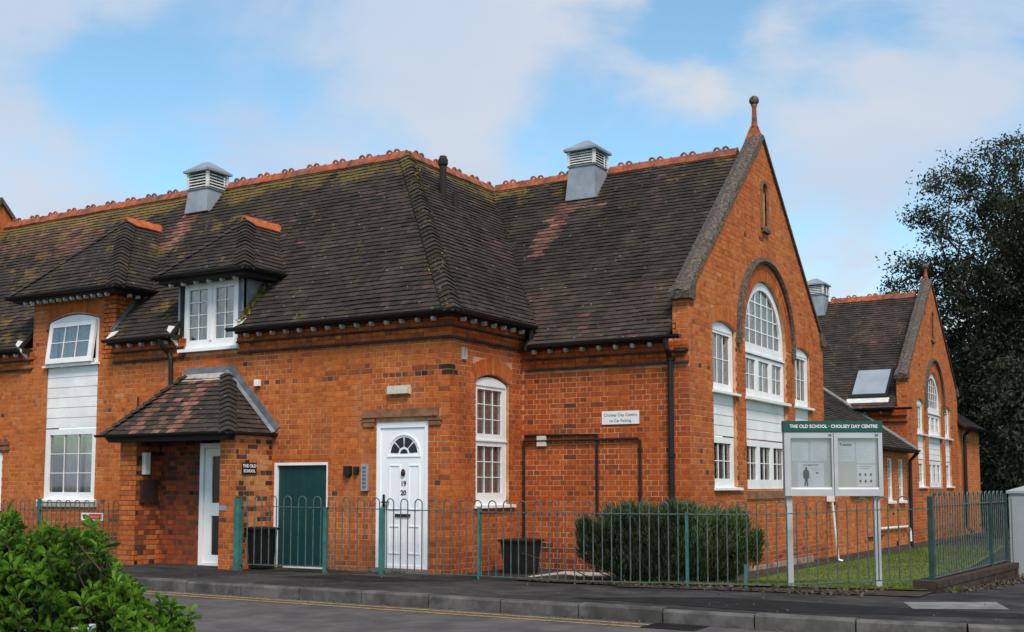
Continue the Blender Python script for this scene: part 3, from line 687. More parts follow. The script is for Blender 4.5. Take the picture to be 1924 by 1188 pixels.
def gable(bld, FD, c, hw, zk, zap, P, zb=-.55, m='brick', rowdx=0):
    """brick gable wall with arched centre light; P: dict of window geometry"""
    out_ = [(c-hw, zb), (c+hw, zb), (c+hw, zk), (c, zap), (c-hw, zk)]
    L, C_, Rr = P['L'], P['C'], P['R']
    hL = archtop(L[0], L[1], P['z0'], P['ls'], .09); hR = archtop(Rr[0], Rr[1], P['z0'], P['ls'], .09)
    cc = (C_[0]+C_[1])/2; rr = (C_[1]-C_[0])/2; hC = archtop(C_[0], C_[1], P['z0'], P['cs'], rr, 20)
    sl = archtop(cc-.13, cc+.13, P['sz'], P['sz']+.62, .13, 6)
    hs = [hL, hC, hR, sl]
    wD = wall('gable_wall', FD, out_, [list(reversed(h)) for h in hs], bld, th=.24)
    ro = rr + .40
    exc = [(cc + ro*math.cos(a), P['cs'] + ro*math.sin(a)) for a in [math.pi*i/24 for i in range(25)]]
    exc = exc + [(cc-rr, P['cs']), (cc-rr+.001, P['cs']+.001)] + [(cc - rr*math.cos(a), P['cs'] + rr*math.sin(a)) for a in [math.pi*i/24 for i in range(1, 24)]] + [(cc+rr, P['cs'])]
    def tn(u, z, t):
        if z < .1: t -= .18
        return t + .10*mnoise.noise(V((u*.7, z*.7, 9))) + (.08 if z > 3.9 else 0)
    exl = [rect(a-.06, b+.06, P['ls']+.02, P['ls']+.33) for a, b in (L, Rr)]
    bricks(FD, [out_, hL, hC, hR, sl, exc] + exl, zb, zap, bld, wD, tone=tn, m=m, mean=.60)
    arch_bricks(FD, cc, P['cs'], rr+.005, rr+.20, -math.pi/2, math.pi/2, 44, bld, wD, mean=.55, m=m, proud=.006)
    arch_bricks(FD, cc, P['cs'], rr+.205, rr+.30, -math.pi/2, math.pi/2, 50, bld, wD, mean=.5, m=m, proud=.012)
    for a, b in (L, Rr):
        mdl = (a+b)/2; R1 = 1.55; arch_bricks(FD, mdl, P['ls']+.09-R1, R1+.01, R1+.24, -.36, .36, 16, bld, wD, mean=.66, m=m)
    # hood mould
    n = 26; vs = []
    prof = [(rr+.30, 0), (rr+.30, .05), (rr+.335, .085), (rr+.40, .06), (rr+.40, 0)]
    for i in range(n+3):
        if i == 0: base = [(cc+q, P['cs']-.12, d) for q, d in prof]
        elif i == n+2: base = [(cc-q, P['cs']-.12, d) for q, d in prof]
        else:
            a = math.pi*(i-1)/n; base = [(cc + q*math.cos(a), P['cs'] + q*math.sin(a), d) for q, d in prof]
        vs += [FD(*b) for b in base]
    fs = [(i*5+j, i*5+(j+1) % 5, (i+1)*5+(j+1) % 5, (i+1)*5+j) for i in range(n+2) for j in range(5)] + [(4,3,2,1,0), tuple((n+2)*5+j for j in range(5))]
    MB().add(vs, fs).build('hood_mould', 'stone_coping', bld)
    # slit
    so = archtop(cc-.19, cc+.19, P['sz']-.05, P['sz']+.62, .19, 8)
    MB().plate(FD, so, [list(reversed(sl))], -.02, .035).build('slit_surround', 'stone_lintel', bld)
    MB().plate(FD, inset(sl, -.01), [], -.25, -.20).build('slit_back', 'lead', bld)
    MB().fbox(FD, cc-.15, cc+.15, P['sz']-.11, P['sz']-.05, -.02, .07).build('slit_sill', 'stone_coping', bld)
    # brick sill under centre window
    MB().fbox(FD, C_[0]-.05, C_[1]+.05, P['z0']-.15, P['z0']-.03, -.03, .03).build('window_ledge', 'stone_lintel', bld)
    # coping stones up both slopes
    for sgn in (-1, 1):
        a = V((c+sgn*(hw+.06), zk)); b = V((c, zap)); d = (b-a); Ln = d.length; d.normalize(); nrm = V((-d.y, d.x))*(1 if sgn < 0 else -1)
        k = max(3, int(Ln/.62))
        for i in range(k):
            p, q = a + d*(Ln*i/k+.002), a + d*(Ln*(i+1)/k-.002); mb = MB(); vs = []
            for e in (p, q):
                for dd, h in ((-.25, -.03), (-.235, .065), (-.10, .115), (.03, .065), (.045, -.02)): vs.append(FD(e.x + nrm.x*h, e.y + nrm.y*h, dd))
            mb.add(vs, [(j, (j+1) % 5, 5+(j+1) % 5, 5+j) for j in range(5)] + [(0,1,2,3,4), (9,8,7,6,5)]).build('coping_stone', 'stone_coping', bld)
        # kneeler block
        mb = MB(); kx = c + sgn*hw; vs = []
        for dd in (-.26, .055):
            vs += [FD(kx + sgn*.10, zk-.05, dd), FD(kx - sgn*.16, zk-.05, dd), FD(kx - sgn*.20, zk+.24, dd), FD(kx - sgn*.02, zk+.15, dd), FD(kx + sgn*.12, zk+.05, dd)]
        mb.add(vs, [(0,1,2,3,4), (9,8,7,6,5)] + [(j, (j+1) % 5, 5+(j+1) % 5, 5+j) for j in range(5)]).build('kneeler', 'stone_coping', bld)
    # finial
    ap = FD(c, zap-.02, -.12)
    fh = P.get('fh', 1.)
    MB().add([ap+V((x*.13, y*.17, z)) for z in (-.05,) for x, y in ((-1,-1),(1,-1),(1,1),(-1,1))] + [ap+V((x*.05, y*.05, .24*fh)) for x, y in ((-1,-1),(1,-1),(1,1),(-1,1))], [(3,2,1,0),(4,5,6,7),(0,1,5,4),(1,2,6,5),(2,3,7,6),(3,0,4,7)]).build('finial_base', 'ridge_clay', bld)
    f = MB().lathe(ap + V((0, 0, .2*fh)), [(.075, 0), (.055, .05), (.042, .2*fh), (.038, .36*fh), (.055, .40*fh), (.05, .42*fh)], 12)
    f.build('finial_shaft', 'ridge_clay', bld, smooth=True)
    MB().lathe(ap + V((0, 0, .60*fh)), [(.02, 0)] + [(.085*math.sin(math.pi*i/10), .085 - .085*math.cos(math.pi*i/10)) for i in range(1, 10)] + [(.02, .168)], 14).build('finial_ball', 'stone_coping', bld, smooth=True)
    # --- windows
    F = FD
    for (a, b), lc in ((L, .5), (Rr, .5)):
        zt = P['ls']; zu = P['su']
        o1 = archtop(a+.015, b-.015, zu, zt, .085); ho = rect(a+.13, b-.13, zu+.13, zt-.10)
        wn = MB().plate(F, o1, [list(reversed(ho))], -.13, -.055).build('window', 'white_pvc', bld)
        panes(F, ho, (ho[0][0], ho[1][0], ho[0][1], ho[2][1]), 3, 2, -.06, wn)
        MB().plate(F, archtop(a+.06, b-.06, zt-.06, zt-.01, .065), [], -.06, -.045).build('head_panel', 'white_pvc', wn)
        curtain(F, a+.1, a+.1+(b-a-.2)*random.uniform(.45, .6), zu+.1, zt, -.17, wn); room(F, a+.08, b-.08, zu+.05, zt, wn)
        sill(F, a-.04, b+.06, zu+.0, wn, -.10, .06)
        siding(F, a+.01, b-.01, P['lt']+.02, zu-.035, 4, bld, d=-.05)
        o2 = rect(a+.015, b-.015, P['z0']+.02, P['lt']); ho = rect(a+.13, b-.13, P['z0']+.17, P['lt']-.09)
        wn = MB().plate(F, o2, [list(reversed(ho))], -.13, -.055).build('window', 'white_pvc', bld)
        panes(F, ho, (ho[0][0], ho[1][0], ho[0][1], ho[2][1]), 3, 2, -.06, wn); room(F, a+.08, b-.08, P['z0'], P['lt'], wn)
        curtain(F, b-.35, b-.12, P['z0']+.1, P['lt'], -.2, wn, m='curtain_warm')
        sill(F, a-.03, b+.08, P['z0']+.03, wn, -.10, .06)
    a, b = C_; zu = P['su']; ztm = P['tr']
    # fanlight
    fo = archtop(a+.015, b-.015, ztm, P['cs'], rr-.015, 20); fi = inset(fo, .13)
    fi = [(u, max(z, ztm+.10)) for u, z in fi]
    w1 = MB().plate(F, fo, [list(reversed(fi))], -.14, -.05).build('window', 'white_pvc', bld)
    us = [p[0] for p in fi]; zs = [p[1] for p in fi]
    panes(F, fi, (min(us), max(us), min(zs), max(zs)), 6, 4, -.06, w1, bar=.020)
    room(F, a+.05, b-.05, zu, P['cs']+rr*.9, w1, -.2, -1.2)
    # transom with small blocks, three casements
    o2 = rect(a+.015, b-.015, zu, ztm); wq = (b-a-.03); hs2 = []
    for i in range(3):
        x0 = a+.015 + wq*(i/3) + (.10 if i == 0 else .075); x1 = a+.015 + wq*((i+1)/3) - (.10 if i == 2 else .075); hs2.append(rect(x0, x1, zu+.14, ztm-.13))
    w2 = MB().plate(F, o2, [list(reversed(h)) for h in hs2], -.14, -.048).build('window', 'white_pvc', bld)
    MB().fbox(F, a+.02, b-.02, ztm-.05, ztm-.015, -.05, -.02).build('transom', 'white_pvc', w2)
    dn = MB()
    for i in range(28): dn.fbox(F, a+.05+i*(wq-.06)/28, a+.05+i*(wq-.06)/28+.03, ztm-.068, ztm-.052, -.05, -.028)
    dn.build('dentils', 'lead', w2, kind='stuff')
    for h in hs2:
        panes(F, h, (h[0][0], h[1][0], h[0][1], h[2][1]), 2, 2, -.055, w2, bar=.014)
        curtain(F, h[0][0]-.02, h[0][0]+(h[1][0]-h[0][0])*random.uniform(.45, .8), zu+.1, ztm-.1, -.17, w2)
    sill(F, a-.03, b+.05, zu+.0, w2, -.10, .07, h=.045)
    siding(F, a+.01, b-.01, P['lt']+.02, zu-.045, 4, bld, d=-.05)
    o3 = rect(a+.015, b-.015, P['z0']+.01, P['lt']); hs3 = [rect(h[0][0], h[1][0], P['z0']+.16, P['lt']-.10) for h in hs2]
    w3 = MB().plate(F, o3, [list(reversed(h)) for h in hs3], -.14, -.048).build('window', 'white_pvc', bld)
    for h in hs3:
        panes(F, h, (h[0][0], h[1][0], h[0][1], h[2][1]), 2, 2, -.055, w3, bar=.014)
        if random.random() < .7: curtain(F, h[0][0], h[0][0]+(h[1][0]-h[0][0])*.5, P['z0']+.1, P['lt']-.1, -.17, w3)
    room(F, a+.05, b-.05, P['z0'], P['lt'], w3, -.2, -1.2)
    return wD
PD = dict(L=(16.28, 17.30), C=(17.72, 19.86), R=(20.33, 21.32), z0=1.08, lt=1.88, su=2.57, ls=3.56, cs=3.50, tr=3.34, sz=5.52)
wD = gable(S, FD, 18.75, 3.41, 3.86, 7.06, PD, m='brick')
# front face of the gable parapet above the eaves of the recessed wall
FP = FY(YC)
MB().fbox(FP, XD-.238, XD-.001, ZB, 3.80, -.04, -.004).build('parapet_end', 'mortar', S)
bricks(FP, [rect(XD-.238, XD, 3.18, 3.82)], 3.15, 3.82, S, wD, deep=.012)
MB().fbox(FC, XD-.245, XD-.19, 3.34, 3.50, -.02, .0).build('flashing', 'lead', S)
MB().fbox(FX(-6.2), 15.45, 21.2, -.55, -.13, -.01, .025).build('plinth', 'pale_plinth', S)
# ---- roofs
SA = 1.153; SE = 1.141; SCc = .9945
def unit(a): return V(a).normalized()
VA = unit((0, 1, SA)); VE = unit((-1, 0, SE)); VC = unit((0, 1, SCc))
la = math.sqrt(1+SA*SA); le = math.sqrt(1+SE*SE); lc = math.sqrt(1+SCc*SCc)
RY, RX, RZm = 15.97, -11.62, 6.86; CY = 18.75
# A front plane: u = X, v = (Y-13.1)*la
def av(z): return (z-3.55)/SA*la
vR = (RY-13.10)*la
polyA = [(XL+.1, 0), (-18.05, 0), (-18.05, 1.16), (-15.74, 1.16), (-15.74, 0), (-14.22, 0), (-14.22, 1.15), (-12.84, 1.15), (-12.84, 0), (-8.72, 0), (RX, vR), (XL+.1, vR)]
def streak(x, x0, x1, z, zt, zb_, t, amt=.5):
    """cleaner, redder tiles washed by run-off from the metal vents"""
    e = .12*mnoise.noise(V((x*3, z*3, 1)))
    if x0+e < x < x1+e and zb_+e*3 < z < zt: t = max(t, random.gauss(.86, .09) if amt > .4 else t+.2)
    return t
def toneRA(u, v, t, p):
    t = streak(u, -16.42, -15.98, p.z, 6.4, 5.55, t)
    if p.x < -17.5 and mnoise.noise(V((p.x*.8+p.z*.5, p.z*.7, 4))) > .12: t += .26
    if p.x < -16 and p.z > 5: t += .08
    return t
rA = roof('front_roof', (0, 13.10, 3.55), (1, 0, 0), VA, polyA, S, tone=toneRA, seed=1)
# east plane over the return wall: u = Y, v up
vE = (-8.72-RX)*le
polyE = [(13.10, 0), (15.42, 0), (CY, vE), (RY, vE)]
nA_, nE_, nC_ = V((0, -SA, 1)).normalized(), V((SE, 0, 1)).normalized(), V((0, -SCc, 1)).normalized()
rE = roof('return_roof', (-8.72, 0, 3.55), (0, 1, 0), VE, polyE, S, seed=2, mean=.40, tone=lambda u, v, t, p: t + (.3 if (v > 1.9 and v < 2.6 and 16.3 < u < 16.9 and random.random() < .4) else 0))
# C plane: u = X, v=(Y-15.12)*lc
def cv(z): return (z-3.25)/SCc*lc
vC = (CY-15.12)*lc
polyC = [(-8.72, 0), (XD-.25, 0), (XD-.25, vC), (RX, vC), (-8.72, cv(3.55))]
def toneRC(u, v, t, p):
    # the washed streak slants down-left under the vent
    k = (6.32-p.z); xs = -9.70 + .02*k
    if 0 < k < 1.35 and xs-.05-.02*k + .06*mnoise.noise(p*2) < p.x < xs+.40-.12*k + .1*mnoise.noise(p*3): t = max(t, random.gauss(.93, .06))
    if 0 < k < .30 and -9.7 < p.x < -8.98+.3*mnoise.noise(p*4): t = max(t, random.gauss(.86, .1))
    if -7.9 < p.x < -7.5 and p.z > 5.4: t += .14
    if p.z < 4.3: t += .16
    if p.z > 4.6 and p.x < -8: t -= .10
    return t + .02
rC = roof('recessed_roof', (0, 15.12, 3.25), (1, 0, 0), VC, polyC, S, tone=toneRC, seed=3, mean=.40)
# rear slopes and the far side (closed so the building stands as a solid)
def slab(pts, name='rear_slope', m='roof_deck', parent=S, th=.06):
    n = len(pts); pts = [V(p) for p in pts]
    MB().add(pts + [p-V((0, 0, th)) for p in pts], [tuple(range(n)), tuple(range(2*n-1, n-1, -1))] + [(i, (i+1) % n, n+(i+1) % n, n+i) for i in range(n)]).build(name, m, parent)
slab([(XL+.1, RY, RZm-.02), (RX, RY, RZm-.02), (RX, RY+2.9, 3.5), (XL+.1, RY+2.9, 3.5)])
slab([(RX, CY, RZm-.02), (XD-.25, CY, RZm-.02), (XD-.25, CY+3.6, 3.25), (RX, CY+3.6, 3.25)])
slab([(RX, RY, RZm-.03), (RX, CY+3.6, RZm-.03), (RX-.05, CY+3.6, 3.2), (RX-.05, RY, 3.2)])
hips((-8.72, 13.10, 3.55), (RX, RY, RZm), nA_, nE_, S, rA, sinr=(V((RX, RY, RZm))-V((-8.72, 13.1, 3.55))).length/43, tone=lambda u, v, t, p: t + (.05 if p.z > 6.2 else 0))
# ridges
ridge((XL+.1, RY, RZm), (RX, RY, RZm), rA, skip=[(-16.42, -15.75)])
ridge((RX, RY+.05, RZm), (RX, CY, RZm), rE)
ridge((RX+.1, CY, RZm), (XD-.42, CY, RZm), rC, skip=[(-9.62, -9.04)])
# valley tiles: a strip of mossy rubble where the planes meet
mb = MB()
for i in range(120):
    f = random.random(); z = 3.35 + f*3.4; x = -8.72-(z-3.55)/SE if z > 3.55 else -8.72; y = 15.12+(z-3.25)/SCc
    s_ = random.uniform(.012, .03); c0 = V((x+random.uniform(-.06, .06), y+random.uniform(-.06, .03), z+.05+random.uniform(0, .03)))
    mb.add([c0+V((s_*random.uniform(-1, 1), s_*random.uniform(-1, 1), s_*random.uniform(-.6, .6))) for _ in range(4)], [(0,1,2),(0,2,3),(0,3,1),(1,3,2)], random.uniform(.2, .9))
mb.build('valley_debris', 'roof_tile', S, kind='stuff')
# moss grown along the verge beside the timber dormer and on the hips and valleys
mb = MB()
for i in range(520):
    f = random.random()**.8; z = 3.60 + f*.88; y = 13.10 + (z-3.55)/SA; s_ = random.uniform(.008, .024)
    c0 = V((-12.80 + abs(random.gauss(0, .05)) + .03*math.sin(f*14), y + random.gauss(0, .02), z+.05+random.uniform(0, .035)))
    mb.add([c0+rv_(s_) for _ in range(4)], [(0,1,2),(0,2,3),(0,3,1),(1,3,2)], random.random())
for i in range(700):
    k = random.random(); p = V((-8.72, 13.10, 3.55)).lerp(V((RX, RY, RZm)), k); s_ = random.uniform(.006, .016)
    if mnoise.noise(p*1.8) < .05: continue
    c0 = p + V((random.gauss(-.05, .09), random.gauss(.0, .06), .07)); c0.z += (c0.y-p.y)*SA*.6
    mb.add([c0+rv_(s_) for _ in range(4)], [(0,1,2),(0,2,3),(0,3,1),(1,3,2)], random.random())
mb.build('moss', 'moss', S, kind='stuff')
# soffits and fascia
MB().box((XL, 13.16, 3.50), (-17.95, 13.34, 3.585)).build('soffit_board', 'soffit', S)
MB().box((-15.80, 13.16, 3.50), (-14.2, 13.34, 3.585)).build('soffit_board', 'soffit', S)
MB().box((-12.86, 13.16, 3.50), (-8.78, 13.34, 3.585)).build('soffit_board', 'soffit', S)
MB().box((-8.94, 13.342, 3.50), (-8.78, 15.34, 3.585)).build('soffit_board', 'soffit', S)
MB().box((-8.77, 15.18, 3.19), (XD-.31, 15.34, 3.275)).build('soffit_board', 'soffit', S)
def rafters(F, segs, z, parent, sp=.29, d=.165):
    for a, b in segs:
        n = int((b-a)/sp)
        for i in range(n+1):
            u = a + (b-a)*(i+.5)/(n+1); mb = MB()
            vs = [F(uu, zz, dd) for uu in (u-.022, u+.022) for zz, dd in ((z-.058, d-.075), (z-.062, d-.02), (z-.04, d+.006), (z-.001, d+.006), (z-.001, d-.075))]
            mb.add(vs, [(0,1,2,3,4), (9,8,7,6,5)] + [(j, (j+1) % 5, 5+(j+1) % 5, 5+j) for j in range(5)]).build('rafter_end', 'rafter_white', parent)
rafters(FA, [(-21, -18.1), (-15.7, -14.3), (-12.8, -9.0)], 3.505, S)
rafters(FB, [(YA, YC-.1)], 3.505, S)
rafters(FC, [(XB+.15, XD-.4)], 3.195, S)
gutter([(XL, 13.06, 3.575), (-18.02, 13.06, 3.575)], S); gutter([(-15.76, 13.06, 3.575), (-14.24, 13.06, 3.575)], S)
gutter([(-12.92, 13.06, 3.575), (-8.68, 13.06, 3.575), (-8.68, 15.30, 3.575)], S)
gutter([(-8.62, 15.08, 3.27), (XD-.02, 15.08, 3.27)], S)
# hopper bend at the inner corner and the downpipes
MB().tube([(-8.70, 15.2, 3.52), (-8.72, 15.22, 3.36), (-8.78, 15.2, 3.3), (-8.80, 15.2, 3.2)], .045).build('gutter_outlet', 'black_iron', S)
MB().tube([(-6.44, 15.08, 3.22), (-6.44, 15.10, 3.08), (-6.45, 15.27, 2.95), (-6.45, 15.27, -.3)], .042).build('downpipe', 'black_iron', S)
for z in (2.93, 1.55, .3): MB().lathe((-6.45, 15.27, z), [(.056, 0), (.056, .05)], 12).build('pipe_collar', 'black_iron', S)
MB().box((-6.38, 15.24, 3.05), (-6.20, 15.32, 3.10)).build('string_course', 'dark_band', S)
MB().tube([(-14.42, 13.06, 3.52), (-14.42, 13.10, 3.42), (-14.40, 13.24, 3.30), (-14.36, 13.26, 3.20), (-14.34, 13.26, 2.55)], .038).build('downpipe', 'black_iron', S)
MB().tube([(-15.16, 13.31, 2.62), (-15.16, 13.31, 2.12)], .012).build('cable', 'black_iron', S)
# black conduits on the recessed wall
MB().tube([(-8.94+.06, 15.31, 1.90), (-7.65, 15.31, 1.90), (-7.65, 15.31, -.2)], .022).build('conduit', 'black_iron', S)
MB().tube([(-8.93+.04, 15.30, -.25), (-8.89, 15.30, 1.82), (-6.98, 15.30, 1.82), (-6.95, 15.30, 1.80), (-6.95, 15.30, -.2)], .021).build('conduit', 'black_iron', S)
MB().fbox(FC, -8.66, -8.50, 1.80-.06, 1.80+.10, .012, .05).build('junction_box', 'lamp_cream', S)
# soil pipe through the return roof
sp = V((-10.92, 16.05, 6.02))
MB().tube([sp+V((0, 0, -.15)), sp+V((0, 0, .60))], .062, 10).lathe(sp+V((0, 0, .58)), [(.075, 0), (.085, .02), (.085, .10), (.07, .12), (.06, .16)], 12).build('vent_pipe', 'soffit', S)
MB().tube([sp+V((.17, .13, -.2)), sp+V((.17, .13, .12))], .05, 10).build('vent_pipe', 'soffit', S)
MB().add([sp+V((x*.26, y*.22, -x*.26*SE+.05)) for x, y in ((-.6,-1),(1.2,-1),(1.2,1),(-.6,1))], [(0,1,2,3)]).add([sp+V((x*.26, y*.22, -x*.26*SE+.03)) for x, y in ((-.6,-1),(1.2,-1),(1.2,1),(-.6,1))], [(3,2,1,0)]).build('flashing', 'lead', S)
def roof_vent(bld, cx, cy, zb_, zl, zt, zc, hw=.27, taper=.05):
    v = empty('roof_vent', (cx, cy, zb_)); v.parent = bld; v.location = V((cx, cy, zb_)) - wl(bld); WL[v.name] = V((cx, cy, zb_))
    b = hw + taper
    MB().add([(cx+sx*b, cy+sy*b, zb_) for sx, sy in ((-1,-1),(1,-1),(1,1),(-1,1))] + [(cx+sx*hw, cy+sy*hw, zl) for sx, sy in ((-1,-1),(1,-1),(1,1),(-1,1))],
             [(3,2,1,0),(4,5,6,7),(0,1,5,4),(1,2,6,5),(2,3,7,6),(3,0,4,7)]).build('zinc_base', 'zinc', v)
    MB().box((cx-hw-.02, cy-hw-.02, zl), (cx+hw+.02, cy+hw+.02, zl+.03)).build('drip_tray', 'zinc_dark', v)
    MB().box((cx-hw+.04, cy-hw+.04, zl+.03), (cx+hw-.04, cy+hw-.04, zt)).build('dark_core', 'soffit', v)
    for sx in (-1, 1):
        for sy in (-1, 1): MB().box((cx+sx*hw-.025, cy+sy*hw-.025, zl+.03), (cx+sx*hw+.025, cy+sy*hw+.025, zt)).build('corner_post', 'louvre', v)
    n = 5
    for i in range(n):
        z = zl + .05 + (zt-zl-.06)*i/n
        for fr_, a in ((Frame((cx, cy-hw, 0), (1, 0, 0), (0, -1, 0)), 0), (Frame((cx+hw, cy, 0), (0, 1, 0), (1, 0, 0)), 1), (Frame((cx-hw, cy, 0), (0, 1, 0), (-1, 0, 0)), 1)):
            vs = [fr_(u, zz, dd) for u in (-hw+.03, hw-.03) for zz, dd in ((z, .015), (z+.012, .015), (z+.045, -.03), (z+.033, -.03))]
            MB().add(vs, [(0,1,2,3), (7,6,5,4)] + [(j, (j+1) % 4, 4+(j+1) % 4, 4+j) for j in range(4)]).build('louvre_blade', 'louvre', v)
    o_ = hw + .075
    MB().add([(cx+sx*o_, cy+sy*o_, zt) for sx, sy in ((-1,-1),(1,-1),(1,1),(-1,1))] + [(cx+sx*o_, cy+sy*o_, zt+.04) for sx, sy in ((-1,-1),(1,-1),(1,1),(-1,1))] + [(cx+sx*.06, cy+sy*.06, zc) for sx, sy in ((-1,-1),(1,-1),(1,1),(-1,1))],
             [(3,2,1,0),(0,1,5,4),(1,2,6,5),(2,3,7,6),(3,0,4,7),(4,5,9,8),(5,6,10,9),(6,7,11,10),(7,4,8,11),(8,9,10,11)]).build('cap', 'zinc', v)
    return v
roof_vent(S, -9.33, 18.38, 6.25, 6.86, 7.15, 7.38, .255)
roof_vent(S, -16.08, 15.66, 6.28, 6.72, 7.06, 7.30, .25, .045)
# left parapet
MB().add([(XL-.25, y, z) for y, z in ((12.6, 3.9), (15.75, 7.35), (18.9, 3.9))] + [(XL+.12, y, z) for y, z in ((12.6, 3.9), (15.75, 7.35), (18.9, 3.9))], [(0,1,2),(5,4,3),(0,3,4,1),(1,4,5,2),(2,5,3,0)]).build('left_parapet', 'brick', S)
for sgn in (-1, 1):
    for i in range(5):
        f0, f1 = i/5+.003, (i+1)/5-.003; a = V((0, 15.75+sgn*3.2*(1-f0), 7.35-3.5*(1-f0))); b = V((0, 15.75+sgn*3.2*(1-f1), 7.35-3.5*(1-f1)))
        vs = [p+V((xx, 0, zz)) for p in (a, b) for xx, zz in ((XL-.32, 0), (XL-.30, .13), (XL+.17, .13), (XL+.19, 0))]
        MB().add(vs, [(0,1,2,3), (7,6,5,4)] + [(j, (j+1) % 4, 4+(j+1) % 4, 4+j) for j in range(4)]).build('coping_stone', 'stone_coping', S)

# ---- brick half-dormer roof
def dormer_roof(cx, hw, ye, ze, yap, zap, ybk, yr, nm, tone=None):
    sf = (zap-ze)/(yap-ye); ss = (zap-ze)/hw; lf = math.sqrt(1+sf*sf); ls = math.sqrt(1+ss*ss)
    r = roof(nm, (0, ye, ze), (1, 0, 0), (0, 1, sf), [(cx-hw, 0), (cx+hw, 0), (cx, (yap-ye)*lf)], S, tone=tone, seed=6)
    # right plane: u=Y
    roof(nm+'_side', (cx+hw, 0, ze), (0, 1, 0), (-1, 0, ss), [(ye, 0), (yr, 0), (ybk, hw*ls), (yap, hw*ls)], S, tone=tone, seed=7)
    roof(nm+'_side', (cx-hw, 0, ze), (0, -1, 0), (1, 0, ss), [(-ye, 0), (-yap, hw*ls), (-ybk, hw*ls), (-yr, 0)][::-1], S, tone=tone, seed=8)
    nf = V((0, -sf, 1)).normalized(); nr = V((ss, 0, 1)).normalized(); nl = V((-ss, 0, 1)).normalized()
    L_ = (V((cx, yap, zap))-V((cx+hw, ye, ze))).length
    hips((cx+hw, ye, ze), (cx, yap, zap), nf, nr, S, r, sinr=L_/round((yap-ye)*lf/TG)); hips((cx-hw, ye, ze-.02), (cx, yap, zap-.03), nl, nf, S, r, sinr=L_/round((yap-ye)*lf/TG), w_=.11)
    ridge((cx, yap-.05, zap), (cx, ybk, zap), r, m='ridge_clay_bright', rings=False, L=.27)
    return r
dormer_roof(-16.87, 1.415, 13.02, 4.47, 14.45, 6.0, 15.22, 13.90, 'dormer_roof', tone=lambda u, v, t, p: t-.02)
MB().box((-18.2, 13.08, 4.40), (-15.52, 13.36, 4.485)).build('soffit_board', 'soffit', S)
MB().box((-15.80, 13.362, 4.40), (-15.52, 13.95, 4.485)).build('soffit_board', 'soffit', S)
rafters(FA, [(-18.0, -15.7)], 4.405, S, d=.24, sp=.19)
rafters(FX(-15.8), [(13.36, 13.9)], 4.405, S, d=.24, sp=.19)
gutter([(-18.28, 12.99, 4.50), (-15.42, 12.99, 4.50), (-15.42, 13.95, 4.50)], S)
# sloping lead flashing where the main roof meets the cheek, and turned-up ends
def strip(a, b, wv, name, m, parent=S, th=.012):
    a, b, wv = V(a), V(b), V(wv); vs = [a, b, b+wv, a+wv]; n = (b-a).cross(wv).normalized()*th
    MB().add(vs + [p+n for p in vs], [(3,2,1,0),(4,5,6,7),(0,1,5,4),(1,2,6,5),(2,3,7,6),(3,0,4,7)]).build(name, m, parent)
strip((-15.79, 13.25, 3.74), (-15.79, 13.92, 4.50), (.0, -.03, .045), 'flashing', 'lead')
strip((-15.79, 13.25, 3.76), (-15.79, 13.92, 4.53), (.05, 0, 0), 'flashing', 'zinc_dark')
for x0, sg in ((-15.74, 1), (-12.84, 1), (-14.22, -1), (-18.05, -1)):
    vs = [V((x0 + sg*a, 13.10 + b, 3.55 + b*SA + .045)) for a, b in ((0, .0), (.13, .05), (.16, .12), (0, .10))]
    MB().add(vs + [p + V((0, 0, .012)) for p in vs], [(0,1,2,3),(7,6,5,4),(0,4,5,1),(1,5,6,2),(2,6,7,3),(3,7,4,0)]).build('lead_apron', 'louvre', S)
for x0 in (-14.235, -18.02):
    q = [(13.33, 3.36), (13.33, 3.50), (13.22, 3.545), (13.11, 3.585), (13.14, 3.52)]
    MB().add([(x0-.022, y, z) for y, z in q] + [(x0+.004, y, z) for y, z in q], [(0,1,2,3,4), (9,8,7,6,5)] + [(k, (k+1) % 5, 5+(k+1) % 5, 5+k) for k in range(5)]).build('verge_board', 'white_board', S)

# ---- timber dormer
dormer_roof(-13.52, 1.0, 13.0, 4.49, 14.05, 5.54, 14.83, 13.93, 'dormer_roof')
MB().box((-14.46, 13.06, 4.40), (-12.58, 13.34, 4.50)).build('soffit_board', 'soffit', S)
MB().box((-12.86, 13.342, 4.40), (-12.58, 14.0, 4.50)).build('soffit_board', 'soffit', S)
rafters(FA, [(-14.4, -12.7)], 4.41, S, d=.24, sp=.33)
gutter([(-14.54, 12.97, 4.52), (-12.49, 12.97, 4.52), (-12.49, 13.96, 4.52)], S)
for xx, nn in ((-12.86, 1), (-14.22, -1)):
    MB().add([(xx, 13.30, 3.55), (xx, 13.95, 4.40), (xx, 13.95, 4.5), (xx, 13.30, 4.5)] + [(xx+.04*nn, 13.30, 3.55), (xx+.04*nn, 13.95, 4.40), (xx+.04*nn, 13.95, 4.5), (xx+.04*nn, 13.30, 4.5)],
             [(0,1,2,3),(7,6,5,4),(0,4,5,1),(1,5,6,2),(2,6,7,3),(3,7,4,0)]).build('lead_cheek', 'lead_light', S)
MB().fbox(FA, -14.24, -14.12, 3.6, 4.46, -.02, .03).build('dormer_post', 'soffit', S); MB().fbox(FA, -12.94, -12.82, 3.6, 4.46, -.02, .03).build('dormer_post', 'lead', S)
F = FA
hs2 = [rect(-14.02, -13.61, 3.48, 4.30), rect(-13.43, -13.04, 3.48, 4.30)]
wd = MB().plate(F, rect(-14.12, -12.94, 3.34, 4.42), [list(reversed(h)) for h in hs2], -.05, .03).build('window', 'white_pvc', S)
MB().fbox(F, -13.545, -13.50, 3.46, 4.32, .03, .05).build('mullion', 'white_pvc', wd)
for h in hs2: panes(F, h, (h[0][0], h[1][0], h[0][1], h[2][1]), 2, 4, .03, wd, bar=.013)
